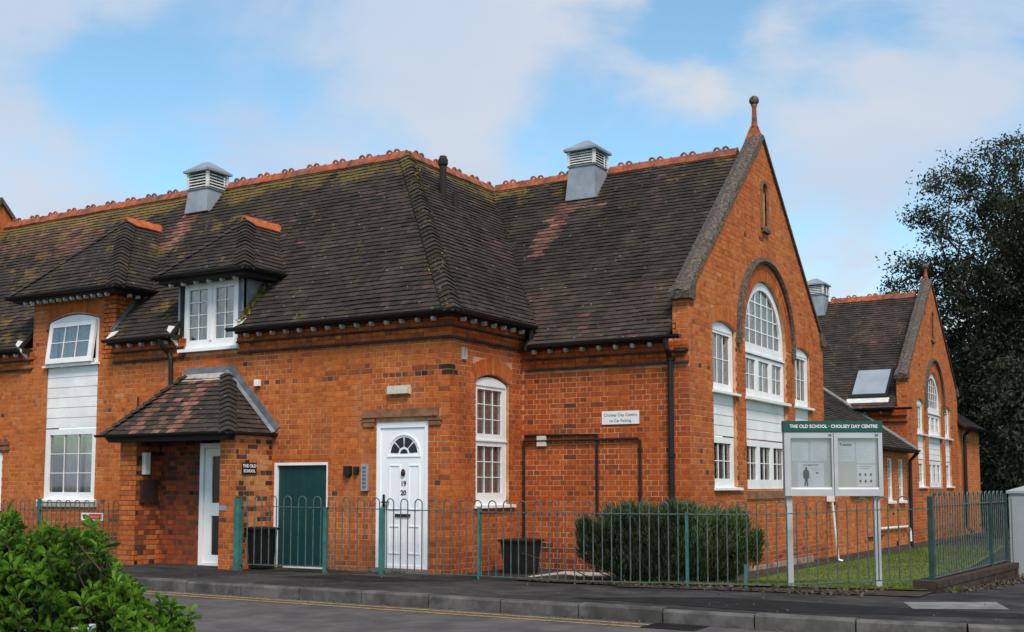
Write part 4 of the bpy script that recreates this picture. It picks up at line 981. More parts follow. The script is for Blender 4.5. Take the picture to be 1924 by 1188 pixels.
curtain(F, -14.05, -13.82, 3.4, 4.4, -.10, wd, m='curtain_warm'); curtain(F, -13.45, -13.05, 3.4, 4.4, -.12, wd, m='curtain_warm', f=24)
room(F, -14.10, -12.96, 3.4, 4.42, wd, -.06, -.8); sill(F, -14.20, -12.90, 3.34, wd, -.02, .10, h=.05)
# ---- window in the brick half-dormer: fixed head with an open top-hung light, boards, window below
wu = MB().plate(F, archtop(-17.53, -16.22, 3.27, 4.01, .12), [list(reversed(rect(-17.44, -16.31, 3.34, 3.99)))], -.12, -.03).build('window', 'white_pvc', S)
MB().plate(F, archtop(-17.50, -16.25, 4.01, 4.03, .08), [], -.03, -.018).build('head_panel', 'white_pvc', wu)
th = R(7)    # the light swings out at the bottom
Fo = lambda u, z, d: FA(u, 4.0 - (4.0-z)*math.cos(th) + d*math.sin(th), (4.0-z)*math.sin(th) + d*math.cos(th))
Fo.N = V((0, -1, 0))
ho = rect(-17.38, -16.38, 3.36, 3.92)
MB().plate(Fo, rect(-17.47, -16.28, 3.27, 4.0), [list(reversed(ho))], -.03, .02).build('sash', 'white_pvc', wu)
panes(Fo, ho, (-17.38, -16.38, 3.36, 3.92), 3, 2, .03, wu)
curtain(F, -17.42, -16.6, 3.3, 3.98, -.14, wu); room(F, -17.42, -16.33, 3.3, 3.95, wu, -.13)
sill(F, -17.60, -16.16, 3.255, wu, -.05, .07)
siding(F, -17.54, -16.21, 2.15, 3.215, 6, S, d=-.02)
w4 = MB().plate(F, rect(-17.54, -16.21, .89, 2.13), [list(reversed(rect(-17.43, -16.32, 1.03, 2.03)))], -.10, -.02).build('window', 'white_pvc', S)
ho = rect(-17.43, -16.32, 1.03, 2.03); panes(F, ho, (-17.43, -16.32, 1.03, 2.03), 3, 3, -.025, w4)
curtain(F, -17.1, -16.75, .95, 2.05, -.14, w4, f=22); curtain(F, -16.62, -16.3, .95, 2.05, -.15, w4)
MB().fbox(F, -17.40, -17.08, 1.0, 1.95, -.30, -.28).build('wall_panel', 'curtain_warm', w4)
room(F, -17.5, -16.25, .95, 2.1, w4, -.12, -1.1); sill(F, -17.64, -16.14, .90, w4, -.02, .06)
MB().fbox(F, -17.66, -16.12, .78, .862, -.02, .045).build('stone_sill', 'mortar_fillet', S)
# ---- tall window in the return wall
F = FB
o = archtop(14.015, 14.935, .86, 2.64, .10); hU, hL_ = rect(14.13, 14.80, 1.98, 2.56), rect(14.13, 14.80, 1.03, 1.66)
hU = rect(14.12, 14.81, 1.90, 2.55); hL_ = rect(14.12, 14.81, 1.04, 1.72)
wb = MB().plate(F, o, [list(reversed(hU)), list(reversed(hL_))], -.13, -.045).build('window', 'white_pvc', S)
MB().plate(F, archtop(14.05, 14.90, 2.60, 2.635, .09), [], -.045, -.03).build('head_panel', 'white_pvc', wb)
MB().fbox(F, 14.02, 14.93, 1.79, 1.815, -.045, -.025).build('meeting_rail', 'white_pvc', wb)
for h in (hU, hL_): panes(F, h, (h[0][0], h[1][0], h[0][1], h[2][1]), 3, 3, -.05, wb)
curtain(F, 14.1, 14.85, .95, 2.6, -.16, wb, amp=.008, f=60); room(F, 14.05, 14.9, .9, 2.65, wb, -.2); sill(F, 13.94, 15.06, .86, wb, -.10, .06, h=.04)
# ---- white front door
F = FA
df = MB().plate(F, rect(-10.22, -9.30, -.03, 2.05), [list(reversed(rect(-10.15, -9.37, .02, 1.97)))], -.10, -.01).build('door_frame', 'door_white', S)
dr = empty('front_door', (-9.76, YA+.05, 0)); dr.parent = S; dr.location = V((-9.76, YA+.05, 0))-wl(S); WL[dr.name] = V((-9.76, YA+.05, 0))
lf = MB().fbox(F, -10.15, -9.37, .02, 1.97, -.07, -.03).build('door_leaf', 'door_white', dr)
# fan light of four wedges and a small half round
for i in range(4):
    a0, a1 = math.pi*i/4+.05, math.pi*(i+1)/4-.05; cx, cz = -9.74, 1.60
    q = [(cx+r*math.cos(a), cz+r*math.sin(a)) for r, aa in ((.10, (a0, a1)), (.235, (a1, (a0+a1)/2, a0))) for a in aa]
    MB().plate(F, q, [], -.05, -.027).build('fan_pane', 'door_dark', dr)
MB().plate(F, [(-9.74+.065*math.cos(a), 1.60+.065*math.sin(a)) for a in [math.pi*i/8 for i in range(9)]], [], -.05, -.027).build('fan_pane', 'door_dark', dr)
def panel_ring(u0, u1, z0, z1, parent): MB().plate(F, rect(u0, u1, z0, z1), [list(reversed(rect(u0+.018, u1-.018, z0+.018, z1-.018)))], -.03, -.020).build('panel_moulding', 'door_white', parent)
for u0, u1 in ((-10.00, -9.80), (-9.66, -9.46)):
    panel_ring(u0, u1, .80, 1.44, dr); panel_ring(u0, u1, .18, .58, dr)
MB().plate(F, archtop(-10.03, -9.45, 1.55, 1.60, .28, 12), [list(reversed(archtop(-10.01, -9.47, 1.57, 1.60, .26, 12)))], -.03, -.018).build('panel_moulding', 'door_white', dr)
MB().fbox(F, -9.88, -9.62, .705, .745, -.03, -.01).build('letterbox', 'wood_black', dr)
MB().fbox(F, -10.10, -10.07, .78, 1.02, -.03, -.01).fbox(F, -10.10, -9.98, .90, .92, -.01, .03).build('door_handle', 'wood_black', dr)
text(F, '19', -9.745, 1.17, -.028, .10, 'ink', dr, name='number', bold=.004); text(F, '20', -9.745, 1.04, -.028, .10, 'ink', dr, name='number', bold=.004)
MB().lathe((-9.745, YA+.018, 1.28), [(.02, 0), (.035, .03), (.03, .07), (.012, .10)], 8).build('knocker', 'wood_black', dr)
room(F, -10.15, -9.37, -.05, 2, S, -.11, -.3)
MB().fbox(F, -10.24, -9.28, -.10, -.03, -.09, .05).build('door_step', 'concrete', S)
# lintel with stepped corbels
MB().fbox(F, -10.44, -9.12, 2.12, 2.235, -.02, .055).build('lintel', 'stone_lintel', S)
for a, b in ((-10.46, -10.22), (-9.30, -9.06)):
    MB().fbox(F, a, b, 2.06, 2.118, -.02, .035).build('corbel', 'stone_lintel', S); MB().fbox(F, a+.02, b-.02, 1.99, 2.045, -.02, .03).build('corbel', 'stone_lintel', S)
MB().fbox(F, -10.2, -9.32, 2.05, 2.118, -.05, -.01).build('lead_drip', 'lead', S)
# ---- green door
MB().plate(F, [(-12.14, -.08), (-11.10, -.08), (-11.10, 1.49), (-12.14, 1.49)], [[(-12.09, -.06), (-12.09, 1.45), (-11.12, 1.45), (-11.12, -.06)]], -.10, .012).build('door_frame', 'white_board', S)
gd = empty('green_door', (-11.6, YA+.06, -.08)); gd.parent = S; gd.location = V((-11.6, YA+.06, -.08))-wl(S); WL[gd.name] = V((-11.6, YA+.06, -.08))
for i in range(7):
    u0 = -12.09 + .97*i/7; MB().fbox(F, u0+.002, u0+.97/7-.002, -.06, 1.45, -.07, -.035).build('door_board', 'door_green', gd)
MB().fbox(F, -12.09, -11.12, -.07, 1.45, -.09, -.072).build('door_backing', 'door_green', gd)
bricks(F, [rect(-12.2, -11.05, 1.495, 1.60)], 1.45, 1.60, S, wA, header=True, proud=.009)
# ---- left door under its arch, at the picture's edge
ld = MB().plate(F, archtop(-19.60, -18.72, -.06, 1.70, .13), [list(reversed(rect(-19.44, -18.88, .9, 1.5)))], -.10, -.02).build('side_door', 'door_white', S)
MB().fbox(F, -19.44, -18.88, .9, 1.5, -.07, -.06).build('glass_panel', 'door_dark', ld)
for z in (1.78, 1.88): MB().fbox(F, -18.78, -18.50, z, z+.06, -.02, .04).build('corbel', 'stone_lintel', S)
arch_bricks(F, -19.16, 1.85-.85, .86, 1.05, -.5, .5, 13, S, wA, mean=.4)

# ---- entrance porch
F = FY(12.55)
pw = wall('porch_wall', FY(12.55), [(-12.50, -.3), (-12.203, -.3), (-12.203, 1.90), (-12.50, 1.90)], [], S, th=.23)
tp = lambda u, z, t: t + .02
bricks(FY(12.55), [rect(-12.50, -12.20, -.3, 1.86)], -.3, 1.86, S, pw, tone=tp)
FPs = FX(-12.20)
pw2 = wall('porch_wall', FPs, [(12.553, -.3), (13.33, -.3), (13.33, 1.90), (12.553, 1.90)], [], S, th=.23)
def tps(u, z, t):
    if random.random() < .26: return random.uniform(.03, .2)
    return t + random.choice((.12, .3, .38, -.05))
bricks(FPs, [rect(12.55, 13.33, -.3, 1.86)], -.3, 1.86, S, pw2, tone=tps)
pw3 = wall('porch_wall', FY(12.55), [(-14.66, -.3), (-14.30, -.3), (-14.30, 1.90), (-14.66, 1.90)], [], S, th=.78, m='mortar_shaded')
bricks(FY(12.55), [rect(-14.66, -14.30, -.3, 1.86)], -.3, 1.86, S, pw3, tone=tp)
bricks(FX(-14.30), [rect(12.55, 13.06, -.3, 1.86)], -.3, 1.86, S, pw3, m='brick_red', tone=lambda u, z, t: t - .15 - .25*max(0, z-.9) + random.choice((-.2, .25, .4, -.3, 0)))  # recess shade painted into the brick tones, deeper towards the top
pw4 = wall('porch_wall', FY(13.06), [(-14.30, -.3), (-13.42, -.3), (-13.42, 1.90), (-14.30, 1.90)], [], S, th=.25, m='mortar_shaded')
bricks(FY(13.06), [rect(-14.30, -13.42, -.3, 1.86)], -.3, 1.86, S, pw4, m='brick_red', tone=lambda u, z, t: t - .30 - .12*max(0, z-.6))  # back wall bricks toned dark to paint in the recess shade
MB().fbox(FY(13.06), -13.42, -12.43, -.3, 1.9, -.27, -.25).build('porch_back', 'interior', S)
pd = empty('porch_door', (-13.0, 13.06, -.1)); pd.parent = S; pd.location = V((-13.0, 13.06, -.1))-wl(S); WL[pd.name] = V((-13.0, 13.06, -.1))
F2 = FY(13.04)
MB().plate(F2, rect(-13.42, -12.44, -.09, 1.80), [list(reversed(rect(-13.34, -12.5, -.05, 1.72)))], -.09, .0).build('door_frame', 'white_pvc', pd)
MB().plate(F2, rect(-13.335, -12.505, -.045, 1.715), [list(reversed(rect(-13.18, -12.66, .08, .68))), list(reversed(rect(-13.18, -12.66, .88, 1.60)))], -.075, -.03).build('door_leaf', 'white_pvc', pd)
MB().fbox(F2, -13.18, -12.66, .08, .68, -.062, -.05).build('pane', 'door_dark', pd); MB().fbox(F2, -13.18, -12.66, .88, 1.60, -.062, -.05).build('pane', 'door_dark', pd)
MB().fbox(FX(-14.30), 12.64, 12.95, .88, 1.24, .012, .06).build('meter_cupboard', 'brown_board', S)
MB().fbox(FX(-14.30), 12.66, 12.76, 1.32, 1.66, .012, .09).build('meter_box', 'meter_white', S)
MB().fbox(FY(12.55), -12.49, -12.34, .78, .85, .008, .012).build('painted_brick', 'zinc', S)
# porch roof
PZ, PS = 1.92, 1.0; pr_ = math.sqrt(2)
py0, px0, px1 = 12.36, -14.84, -12.17
rise = YA-py0
def tonep(u, v, t, p):
    n = mnoise.noise(V((p.x*2.6 + p.z*.2, 0, 3)))
    if n > .05 and -14.3 < p.x < -12.7: t += .42
    return t
PF = roof('porch_roof', (0, py0, PZ), (1, 0, 0), (0, 1, PS), [(px0, 0), (px1, 0), (px1-rise, rise*pr_), (px0+.78, rise*pr_)], S, m='porch_tile', tone=tonep, mean=.50, seed=11, g=.105)
roof('porch_roof_side', (px1, 0, PZ), (0, 1, 0), (-1, 0, PS), [(py0, 0), (YA, 0), (YA, rise*pr_)], S, m='porch_tile', tone=lambda u, v, t, p: t+.1, mean=.48, seed=12, g=.105)
hips((px1, py0, PZ), (px1-rise, YA, PZ+rise*PS), (0, -1, 1), (1, 0, 1), S, PF, m='porch_tile', sinr=rise*math.sqrt(3)/13, w_=.13)
hips((px0, py0, PZ), (px0+.78, YA, PZ+rise*PS), (-1, -.0, .8), (0, -1, 1), S, PF, m='porch_tile', sinr=(V((.78, rise, rise))).length/14, w_=.10)
slab([(px0+.03, py0+.03, PZ-.01), (px0+.78, YA, PZ+rise-.01), (px0+.03, YA, PZ-.01)], 'porch_roof_end', 'roof_deck')
zt = PZ+rise
strip((px0+.70, YA-.13, zt-.10), (px1-rise+.05, YA-.13, zt-.10), (0, .10, .13), 'lead_flashing', 'mortar_fillet', th=-.02)
strip((px0+.72, YA-.015, zt-.02), (px1-rise+.08, YA-.015, zt-.02), (0, .008, .15), 'lead_flashing', 'lead', th=-.015)
strip((px1+.02, YA-.02, PZ+.03), (px1-rise, YA-.02, zt+.05), (.10, 0, .09), 'lead_flashing', 'lead', th=.012)
strip((px1+.02, YA-.08, PZ+.03), (px1-rise, YA-.08, zt+.05), (.03, .05, .02), 'lead_flashing', 'lead', th=.012)
MB().box((px0+.06, py0+.04, PZ-.10), (px1-.05, py0+.24, PZ-.01)).build('fascia', 'soffit', S)
MB().box((px1-.22, py0+.242, PZ-.10), (px1-.05, YA-.002, PZ-.01)).build('fascia', 'soffit', S)
MB().box((px0+.20, py0+.242, PZ-.06), (px1-.222, YA-.002, PZ-.02)).build('porch_ceiling', 'soffit', S)
gutter([(px0-.14, py0-.03, PZ+.02), (px1+.05, py0-.03, PZ+.02), (px1+.05, YA-.01, PZ+.02)], S, r=.045)

# ---- fixtures screwed to the walls (things of their own)
F = FA
bl = empty('bulkhead_light', (-9.78, YA, 2.44), 'cream oblong lamp fixed to the brick above the white front door', 'wall light')
MB().fbox(F, -9.98, -9.60, 2.44, 2.57, .01, .03).build('backplate', 'lamp_cream', bl)
MB().plate(F, inset(rect(-9.97, -9.61, 2.45, 2.56), .0), [], .03, .085).build('diffuser', 'lamp_cream', bl)
ic = empty('intercom', (-10.385, YA, 1.07), 'slim silver intercom panel beside the white front door', 'intercom')
MB().fbox(F, -10.45, -10.33, 1.07, 1.46, .01, .05).build('panel', 'steel', ic)
for i in range(6): MB().fbox(F, -10.42, -10.36, 1.11+i*.055, 1.145+i*.055, .05, .056).build('button', 'lead', ic)
kb1 = MB().plate(F, [(-10.76, 1.31), (-10.70, 1.26), (-10.64, 1.31), (-10.64, 1.43), (-10.76, 1.43)], [], .01, .07).build('key_safe', 'bin_black'); tag(kb1, 'larger black key safe left of the intercom on the brick wall', 'key safe')
kb2 = MB().plate(F, [(-10.585, 1.33), (-10.55, 1.30), (-10.51, 1.33), (-10.51, 1.42), (-10.585, 1.42)], [], .01, .06).build('key_safe', 'bin_black'); tag(kb2, 'smaller black key safe tight against the intercom', 'key safe')
wbx = MB().fbox(F, -12.54, -12.45, 2.68, 2.78, .01, .07).build('sensor_box', 'white_board'); tag(wbx, 'small white square sensor box on the brick above the porch roof', 'sensor')
ws = empty('wall_sign', (-7.27, YC, 2.03), 'white rectangular sign with grey lettering on the recessed brick wall', 'sign')
MB().fbox(FC, -7.57, -6.97, 2.04, 2.235, .012, .022).build('panel', 'sign_white', ws)
text(FC, 'Cholsey Day Centre', -7.27, 2.175, .0225, .064, 'ink', ws); text(FC, 'no Car Parking', -7.27, 2.09, .0225, .058, 'ink', ws)
pq = empty('wall_plaque', (-12.2, 12.83, 1.33), 'small black plaque reading The Old School on the porch side wall', 'plaque')
MB().fbox(FPs, 12.68, 12.98, 1.315, 1.485, .012, .022).build('panel', 'sign_black', pq)
text(FPs, 'THE OLD', 12.83, 1.435, .0225, .068, 'sign_white', pq, bold=.002); text(FPs, 'SCHOOL', 12.83, 1.36, .0225, .062, 'sign_white', pq, bold=.002)

# ================================================================== the rear hall with its own gable, and the low link between
H = empty('rear_hall', (-7, 33, -.5), 'second brick gabled hall further back, with a low tiled link and a skylight', 'building')
P2 = dict(L=(30.70, 31.62), C=(32.08, 33.92), R=(34.42, 35.32), z0=1.08, lt=1.80, su=2.48, ls=3.30, cs=3.30, tr=3.12, sz=5.15, fh=.62)
gable(H, FX(-6.2), 33.0, 3.45, 3.84, 6.74, P2)
F2h = FY(29.55)
wh = wall('front_wall', F2h, [(-11, -.5), (-6.443, -.5), (-6.443, 3.1), (-11, 3.1)], [], H)
bricks(F2h, [rect(-10, -6.2, 1.5, 2.72)], 1.5, 2.72, H, wh, m='brick_red', mean=.62)
bands(F2h, [(-10, -6.2)], 2.70, H); band_bricks(F2h, [(-10, -6.2)], 2.70, H, wh, m='brick_red')
MB().fbox(F2h, -6.438, -6.201, 2.5, 3.80, -.04, -.004).build('parapet_end', 'mortar', H); bricks(F2h, [rect(-6.438, -6.2, 2.95, 3.80)], 2.95, 3.78, H, wh, deep=.012)
S2 = .905; V2 = unit((0, 1, S2)); l2 = math.sqrt(1+S2*S2)
rH = roof('front_roof', (0, 29.30, 3.05), (1, 0, 0), V2, [(-11, 0), (-6.45, 0), (-6.45, 3.7*l2), (-11, 3.7*l2)], H, seed=21, mean=.46,
          tone=lambda u, v, t, p: t + (.12 if mnoise.noise(p*.8) > .1 else 0))
slab([(-11, 33, 6.38), (-6.53, 33, 6.38), (-6.53, 36.7, 3.0), (-11, 36.7, 3.0)], parent=H)
ridge((-11, 33, 6.40), (-6.6, 33, 6.40), rH, skip=[(-9.6, -9.02)])
roof_vent(H, -9.30, 32.75, 5.95, 6.55, 6.85, 7.07, .27)
gutter([(-11, 29.26, 3.06), (-6.02, 29.26, 3.06)], H); rafters(F2h, [(-8.6, -6.6)], 2.99, H, sp=.45)
MB().box((-11, 29.34, 2.98), (-6.52, 29.55, 3.08)).build('soffit_board', 'soffit', H)
# skylight lying in the roof slope
Nn2 = V((0, -S2, 1)).normalized()
def SP(u, y, h): return V((u, y, 3.05 + (y-29.3)*S2)) + Nn2*h
def skybox(u0, u1, y0, y1, h0, h1, name, m, par):
    vs = [SP(u, y, h) for h in (h0, h1) for u, y in ((u0, y0), (u1, y0), (u1, y1), (u0, y1))]
    return MB().add(vs, [(3,2,1,0),(4,5,6,7),(0,1,5,4),(1,2,6,5),(2,3,7,6),(3,0,4,7)]).build(name, m, par)
sk = skybox(-7.62, -6.66, 29.58, 30.46, .0, .09, 'skylight', 'black_iron', H)
skybox(-7.55, -6.73, 29.66, 30.40, .088, .102, 'pane', 'blank_glass', sk); skybox(-7.66, -6.62, 29.44, 29.575, .02, .05, 'apron', 'louvre', sk)
# link wall and lean-to
FLk = FX(-6.2)
n1, n2, n3 = rect(27.31, 27.78, .78, 1.80), rect(28.42, 28.92, .78, 1.80), rect(23.95, 25.86, 1.0, 1.74)
wl_ = wall('link_wall', FLk, [(22.165, -.6), (29.545, -.6), (29.545, 2.0), (22.165, 2.0)], [list(reversed(h)) for h in (n1, n2, n3)], H)
bricks(FLk, [rect(22.165, 29.545, -.6, 1.98), n1, n2, n3], -.6, 1.98, H, wl_, mean=.72)
for h, c_, r_ in ((n1, 1, 4), (n2, 1, 4), (n3, 4, 2)):
    u0, u1, z0, z1 = h[0][0], h[1][0], h[0][1], h[2][1]
    ho = rect(u0+.12, u1-.10, z0+.09, z1-.06)
    q = MB().plate(FLk, rect(u0+.01, u1-.01, z0, z1), [list(reversed(ho))], -.09, -.015).build('window', 'white_pvc', H)
    panes(FLk, ho, (ho[0][0], ho[1][0], ho[0][1], ho[2][1]), c_, r_, -.02, q, bar=.022); room(FLk, u0, u1, z0, z1, q, -.12, -.6); sill(FLk, u0-.05, u1+.05, z0, q, -.02, .09, h=.05)
VL = unit((-1, 0, .70)); ll = math.sqrt(1+.49)
roof('link_roof', (-5.96, 0, 1.98), (0, 1, 0), VL, [(22.15, 0), (29.28, 0), (29.28, 2.9*ll), (22.15, 2.9*ll)], H, seed=23, mean=.42)
strip((-5.96, 29.29, 2.03), (-8.6, 29.29, 3.88), (0, .14, .05), 'verge_fillet', 'concrete', parent=H, th=.05)
gutter([(-5.91, 22.2, 2.0), (-5.91, 29.35, 2.0)], H); MB().box((-6.19, 22.2, 1.93), (-5.97, 29.3, 1.99)).build('soffit_board', 'soffit', H)
MB().tube([(-5.92, 29.33, 1.95), (-6.12, 29.36, 1.75), (-6.14, 29.36, -.5)], .045).build('downpipe', 'black_iron', H)
MB().tube([(-6.12, 22.22, .88), (-6.10, 22.25, .80), (-6.08, 22.50, -.27), (-6.0, 22.52, -.30)], .024).build('waste_pipe', 'white_pvc', H)
MB().box((-6.18, 22.16, .84), (-6.08, 22.34, 1.02)).build('hopper', 'white_pvc', H)
MB().tube([(-6.14, 25.8, .20), (-6.14, 29.05, .16), (-6.13, 29.22, .06), (-6.13, 29.25, -.2)], .028).build('waste_pipe', 'white_pvc', H)
MB().fbox(FLk, 28.0, 28.25, -.25, -.15, .008, .02).build('air_brick', 'soffit', H)
MB().fbox(FLk, 25.3, 26.6, .02, .045, .008, .05).build('conduit', 'black_iron', H)
# further low wing
wl2 = wall('wing_wall', FLk, [(36.455, -.6), (40.2, -.6), (40.2, 2.9), (36.455, 2.9)], [], H)
bricks(FLk, [rect(36.455, 40.2, -.6, 2.88)], -.6, 2.88, H, wl2, mean=.75)
roof('wing_roof', (-5.94, 0, 2.88), (0, 1, 0), VL, [(36.36, 0), (40.35, 0), (40.35, 2.6*ll), (36.36, 2.6*ll)], H, seed=24)
MB().box((-8.5, 36.4, -.5), (-6.52, 40.1, 2.9)).build('wing_core', 'mortar', H)
gutter([(-5.90, 36.4, 2.9), (-5.90, 40.35, 2.9)], H, r=.06); MB().tube([(-5.92, 37.0, 2.85), (-6.1, 37.0, 2.65), (-6.12, 37.0, -.1), (-5.95, 37.0, -.25)], .055).build('downpipe', 'black_iron', H)

# ================================================================== railings
def hoop(parent, p, q, zb, zr, zt, r=.0085, m='rail_green'):
    """an inverted U of round bar standing at p and q"""
    p, q = V(p), V(q); c = (p+q)/2; h = (q-p)/2; rr = h.length; pts = [p + V((0, 0, zb)), p + V((0, 0, zt-rr))]
    for i in range(1, 7):
        a = math.pi*i/7; pts.append(c - h*math.cos(a) + V((0, 0, zt-rr + rr*math.sin(a))))
    pts += [q + V((0, 0, zt-rr)), q + V((0, 0, zb))]
    MB().tube(pts, r, 5, caps=False).build('hoop', m, parent)
def railing(name, label, path, posts, zb, zr, zt, pitch=.118, m='rail_green', pm='post_teal', g=None, pw=.035, zlift=lambda s: 0):
    P_ = [V((x, y, 0)) for x, y in path]; o0 = P_[0].copy(); o0.z = gz(P_[0].x, P_[0].y)
    root = empty(name, o0, label, 'railing', g)
    seg = [(P_[i+1]-P_[i]).length for i in range(len(P_)-1)]; tot = sum(seg)
    def at(s):
        for i, l in enumerate(seg):
            if s <= l or i == len(seg)-1: return P_[i] + (P_[i+1]-P_[i])*(s/l)
            s -= l
    for z in (zb, zr):
        for i in range(len(P_)-1):
            a, b = P_[i], P_[i+1]; d = (b-a).normalized(); n = V((-d.y, d.x, 0))*.017; s0 = sum(seg[:i]); za, zc = z+zlift(s0), z+zlift(s0+seg[i])
            vs = [p + s*n + V((0, 0, zz+h)) for p, zz in ((a, za), (b, zc)) for s in (-1, 1) for h in (-.006, .006)]
            MB().add(vs, [(0,1,3,2),(4,6,7,5),(0,4,5,1),(2,3,7,6),(1,5,7,3),(0,2,6,4)]).build('rail', m, root)
    k = int(tot/(2*pitch))
    for i in range(k):
        s = (i+.25)*2*pitch; e = zlift(s); hoop(root, at(s), at(s+pitch), zb-.004+e, zr, zt+e+random.uniform(-.002, .002), m=m)
    for s, hh, w_ in posts:
        p = at(s); zg = gz(p.x, p.y)-.05
        MB().box((p.x-w_/2, p.y-w_/2, zg), (p.x+w_/2, p.y+w_/2, hh)).build('post', pm, root)
    return root, at, tot
FP_ = [(-12.097, 12.5), (-10.7, 12.82), (-9.801, 12.95), (-8.228, 12.98), (-6.91, 12.9), (-5.409, 13.25), (-4.442, 13.65), (-3.39, 14.12), (-2.786, 14.3)]
def seglen(P, i): return math.hypot(P[i+1][0]-P[i][0], P[i+1][1]-P[i][1])
SL = [sum(seglen(FP_, j) for j in range(i)) for i in range(len(FP_))]
def zl1(s): return .05*(1-sstep(s/SL[3])) + .07*sstep((s-SL[6])/1.6)
railing('bow_top_railing', 'long green bow top railing before the white door, dark shrub and notice board', FP_,
        [(0.03, .96, .095), (SL[1], .84, .05), (SL[2], .84, .065), (SL[3], .86, .032), (SL[5], .82, .032), (SL[6]-.35, .20, .032)], -.035, .80, .95, zlift=zl1)
SIDE = [(-2.78, 14.36), (-2.48, 18.2)]
railing('bow_top_railing', 'short green bow top railing on the low dark wall, running back to the grey cabinet', SIDE, [(.0, 1.02, .06), (2.9, 1.03, .06), (3.84, 1.03, .05)], .06, .905, 1.06, pm='post_dark', zlift=lambda s: .01*s/4)
railing('bow_top_railing', 'faint green railing under the left window behind the leafy bush', [(-19.6, 12.98), (-15.0, 12.98)], [(2.45, .93, .05)], .0, .74, .90, g=None)
fs_ = empty('warning_sign', (-15.75, 12.95, .57), 'small red and white warning sign hung on the railing under the left window', 'sign')
Fs = FY(12.955)
MB().fbox(Fs, -16.02, -15.50, .575, .695, .0, .012).build('panel', 'sign_white', fs_)
MB().fbox(Fs, -15.84, -15.52, .590, .630, .0122, .015).build('red_band', 'sign_red', fs_); MB().fbox(Fs, -15.84, -15.52, .638, .680, .0122, .015).build('red_band', 'sign_red', fs_)
MB().plate(Fs, [(-15.93+.04*math.cos(a), .635+.04*math.sin(a)) for a in [math.pi*2*i/12 for i in range(12)]], [list(reversed([(-15.93+.028*math.cos(a), .635+.028*math.sin(a)) for a in [math.pi*2*i/12 for i in range(12)]]))], .0122, .015).build('emblem', 'sign_red', fs_)
Fpst = Frame((-12.45+.051, 12.968, 0), (1, 0, 0), (0, -1, 0))
text(Fpst, 'PARKING', -.05, .78, .003, .05, 'sign_white', bpy.data.objects['bow_top_railing'], name='lettering') if False else None
# low dark wall under the side railing
lwl = empty('low_wall', (-2.7, 16.3, -.2), 'low dark brick kerb wall carrying the short side railing', 'wall')
a, b = V((-2.86, 14.18, 0)), V((-2.50, 18.35, 0)); d = (b-a).normalized(); nn_ = V((d.y, -d.x, 0)); Lw = (b-a).length; k = int(Lw/.23)
MB().add([p + nn_*q + V((0, 0, z)) for p in (a, b) for q, z in ((-.10, -.4), (.155, -.4), (.155, .035), (-.10, .035))], [(0,1,2,3),(7,6,5,4),(0,4,5,1),(1,5,6,2),(2,6,7,3),(3,7,4,0)]).build('wall_core', 'dark_band', lwl)
for i in range(k):
    for z0_, z1_, q0, q1 in ((-.20, -.127, .157, .165), (-.122, -.050, .157, .166), (-.045, .045, -.11, .175)):
        of = 0 if z1_ > 0 or z0_ < -.15 else .5
        p = a + d*(Lw*(i+of*.0)/k+.004); q = a + d*(Lw*(i+1)/k-.004)
        if z1_ < 0: mbx = MB().add([e + nn_*w_ + V((0, 0, z)) for e in (p, q) for w_, z in ((q0-.02, z0_), (q1, z0_), (q1, z1_), (q0-.02, z1_))], [(0,1,2,3),(7,6,5,4),(0,4,5,1),(1,5,6,2),(2,6,7,3),(3,7,4,0)])
        else: mbx = MB().add([e + nn_*w_ + V((0, 0, z)) for e in (p, q) for w_, z in ((q0, z0_), (q1, z0_), (q1, z1_-.01), (q0, z1_-.005))], [(0,1,2,3),(7,6,5,4),(0,4,5,1),(1,5,6,2),(2,6,7,3),(3,7,4,0)])
        mbx.build('brick', 'dark_band', lwl)
# ---- grey utility cabinet
cb = empty('utility_cabinet', (-1.9, 18.6, -.25), 'pale grey metal utility cabinet with a shallow pointed lid at the right edge', 'cabinet')
MB().box((-2.44, 18.30, -.28), (-1.20, 18.75, 1.03)).build('body', 'cabinet_grey', cb)
MB().add([(-2.47, 18.27, 1.032), (-1.17, 18.27, 1.032), (-1.17, 18.78, 1.032), (-2.47, 18.78, 1.032), (-2.47, 18.27, 1.07), (-1.17, 18.27, 1.07), (-1.17, 18.78, 1.07), (-2.47, 18.78, 1.07), (-2.15, 18.45, 1.17), (-1.5, 18.45, 1.17)],
         [(3,2,1,0),(0,1,5,4),(1,2,6,5),(2,3,7,6),(3,0,4,7),(4,5,9,8),(6,7,8,9),(5,6,9),(7,4,8)]).build('lid', 'cabinet_grey', cb)
for x0 in (-2.40, -1.81): MB().box((x0, 18.285, -.18), (x0+.57, 18.298, .98)).build('door', 'cabinet_grey', cb)
MB().box((-1.84, 18.265, .45), (-1.82, 18.283, .60)).build('handle', 'lead', cb)
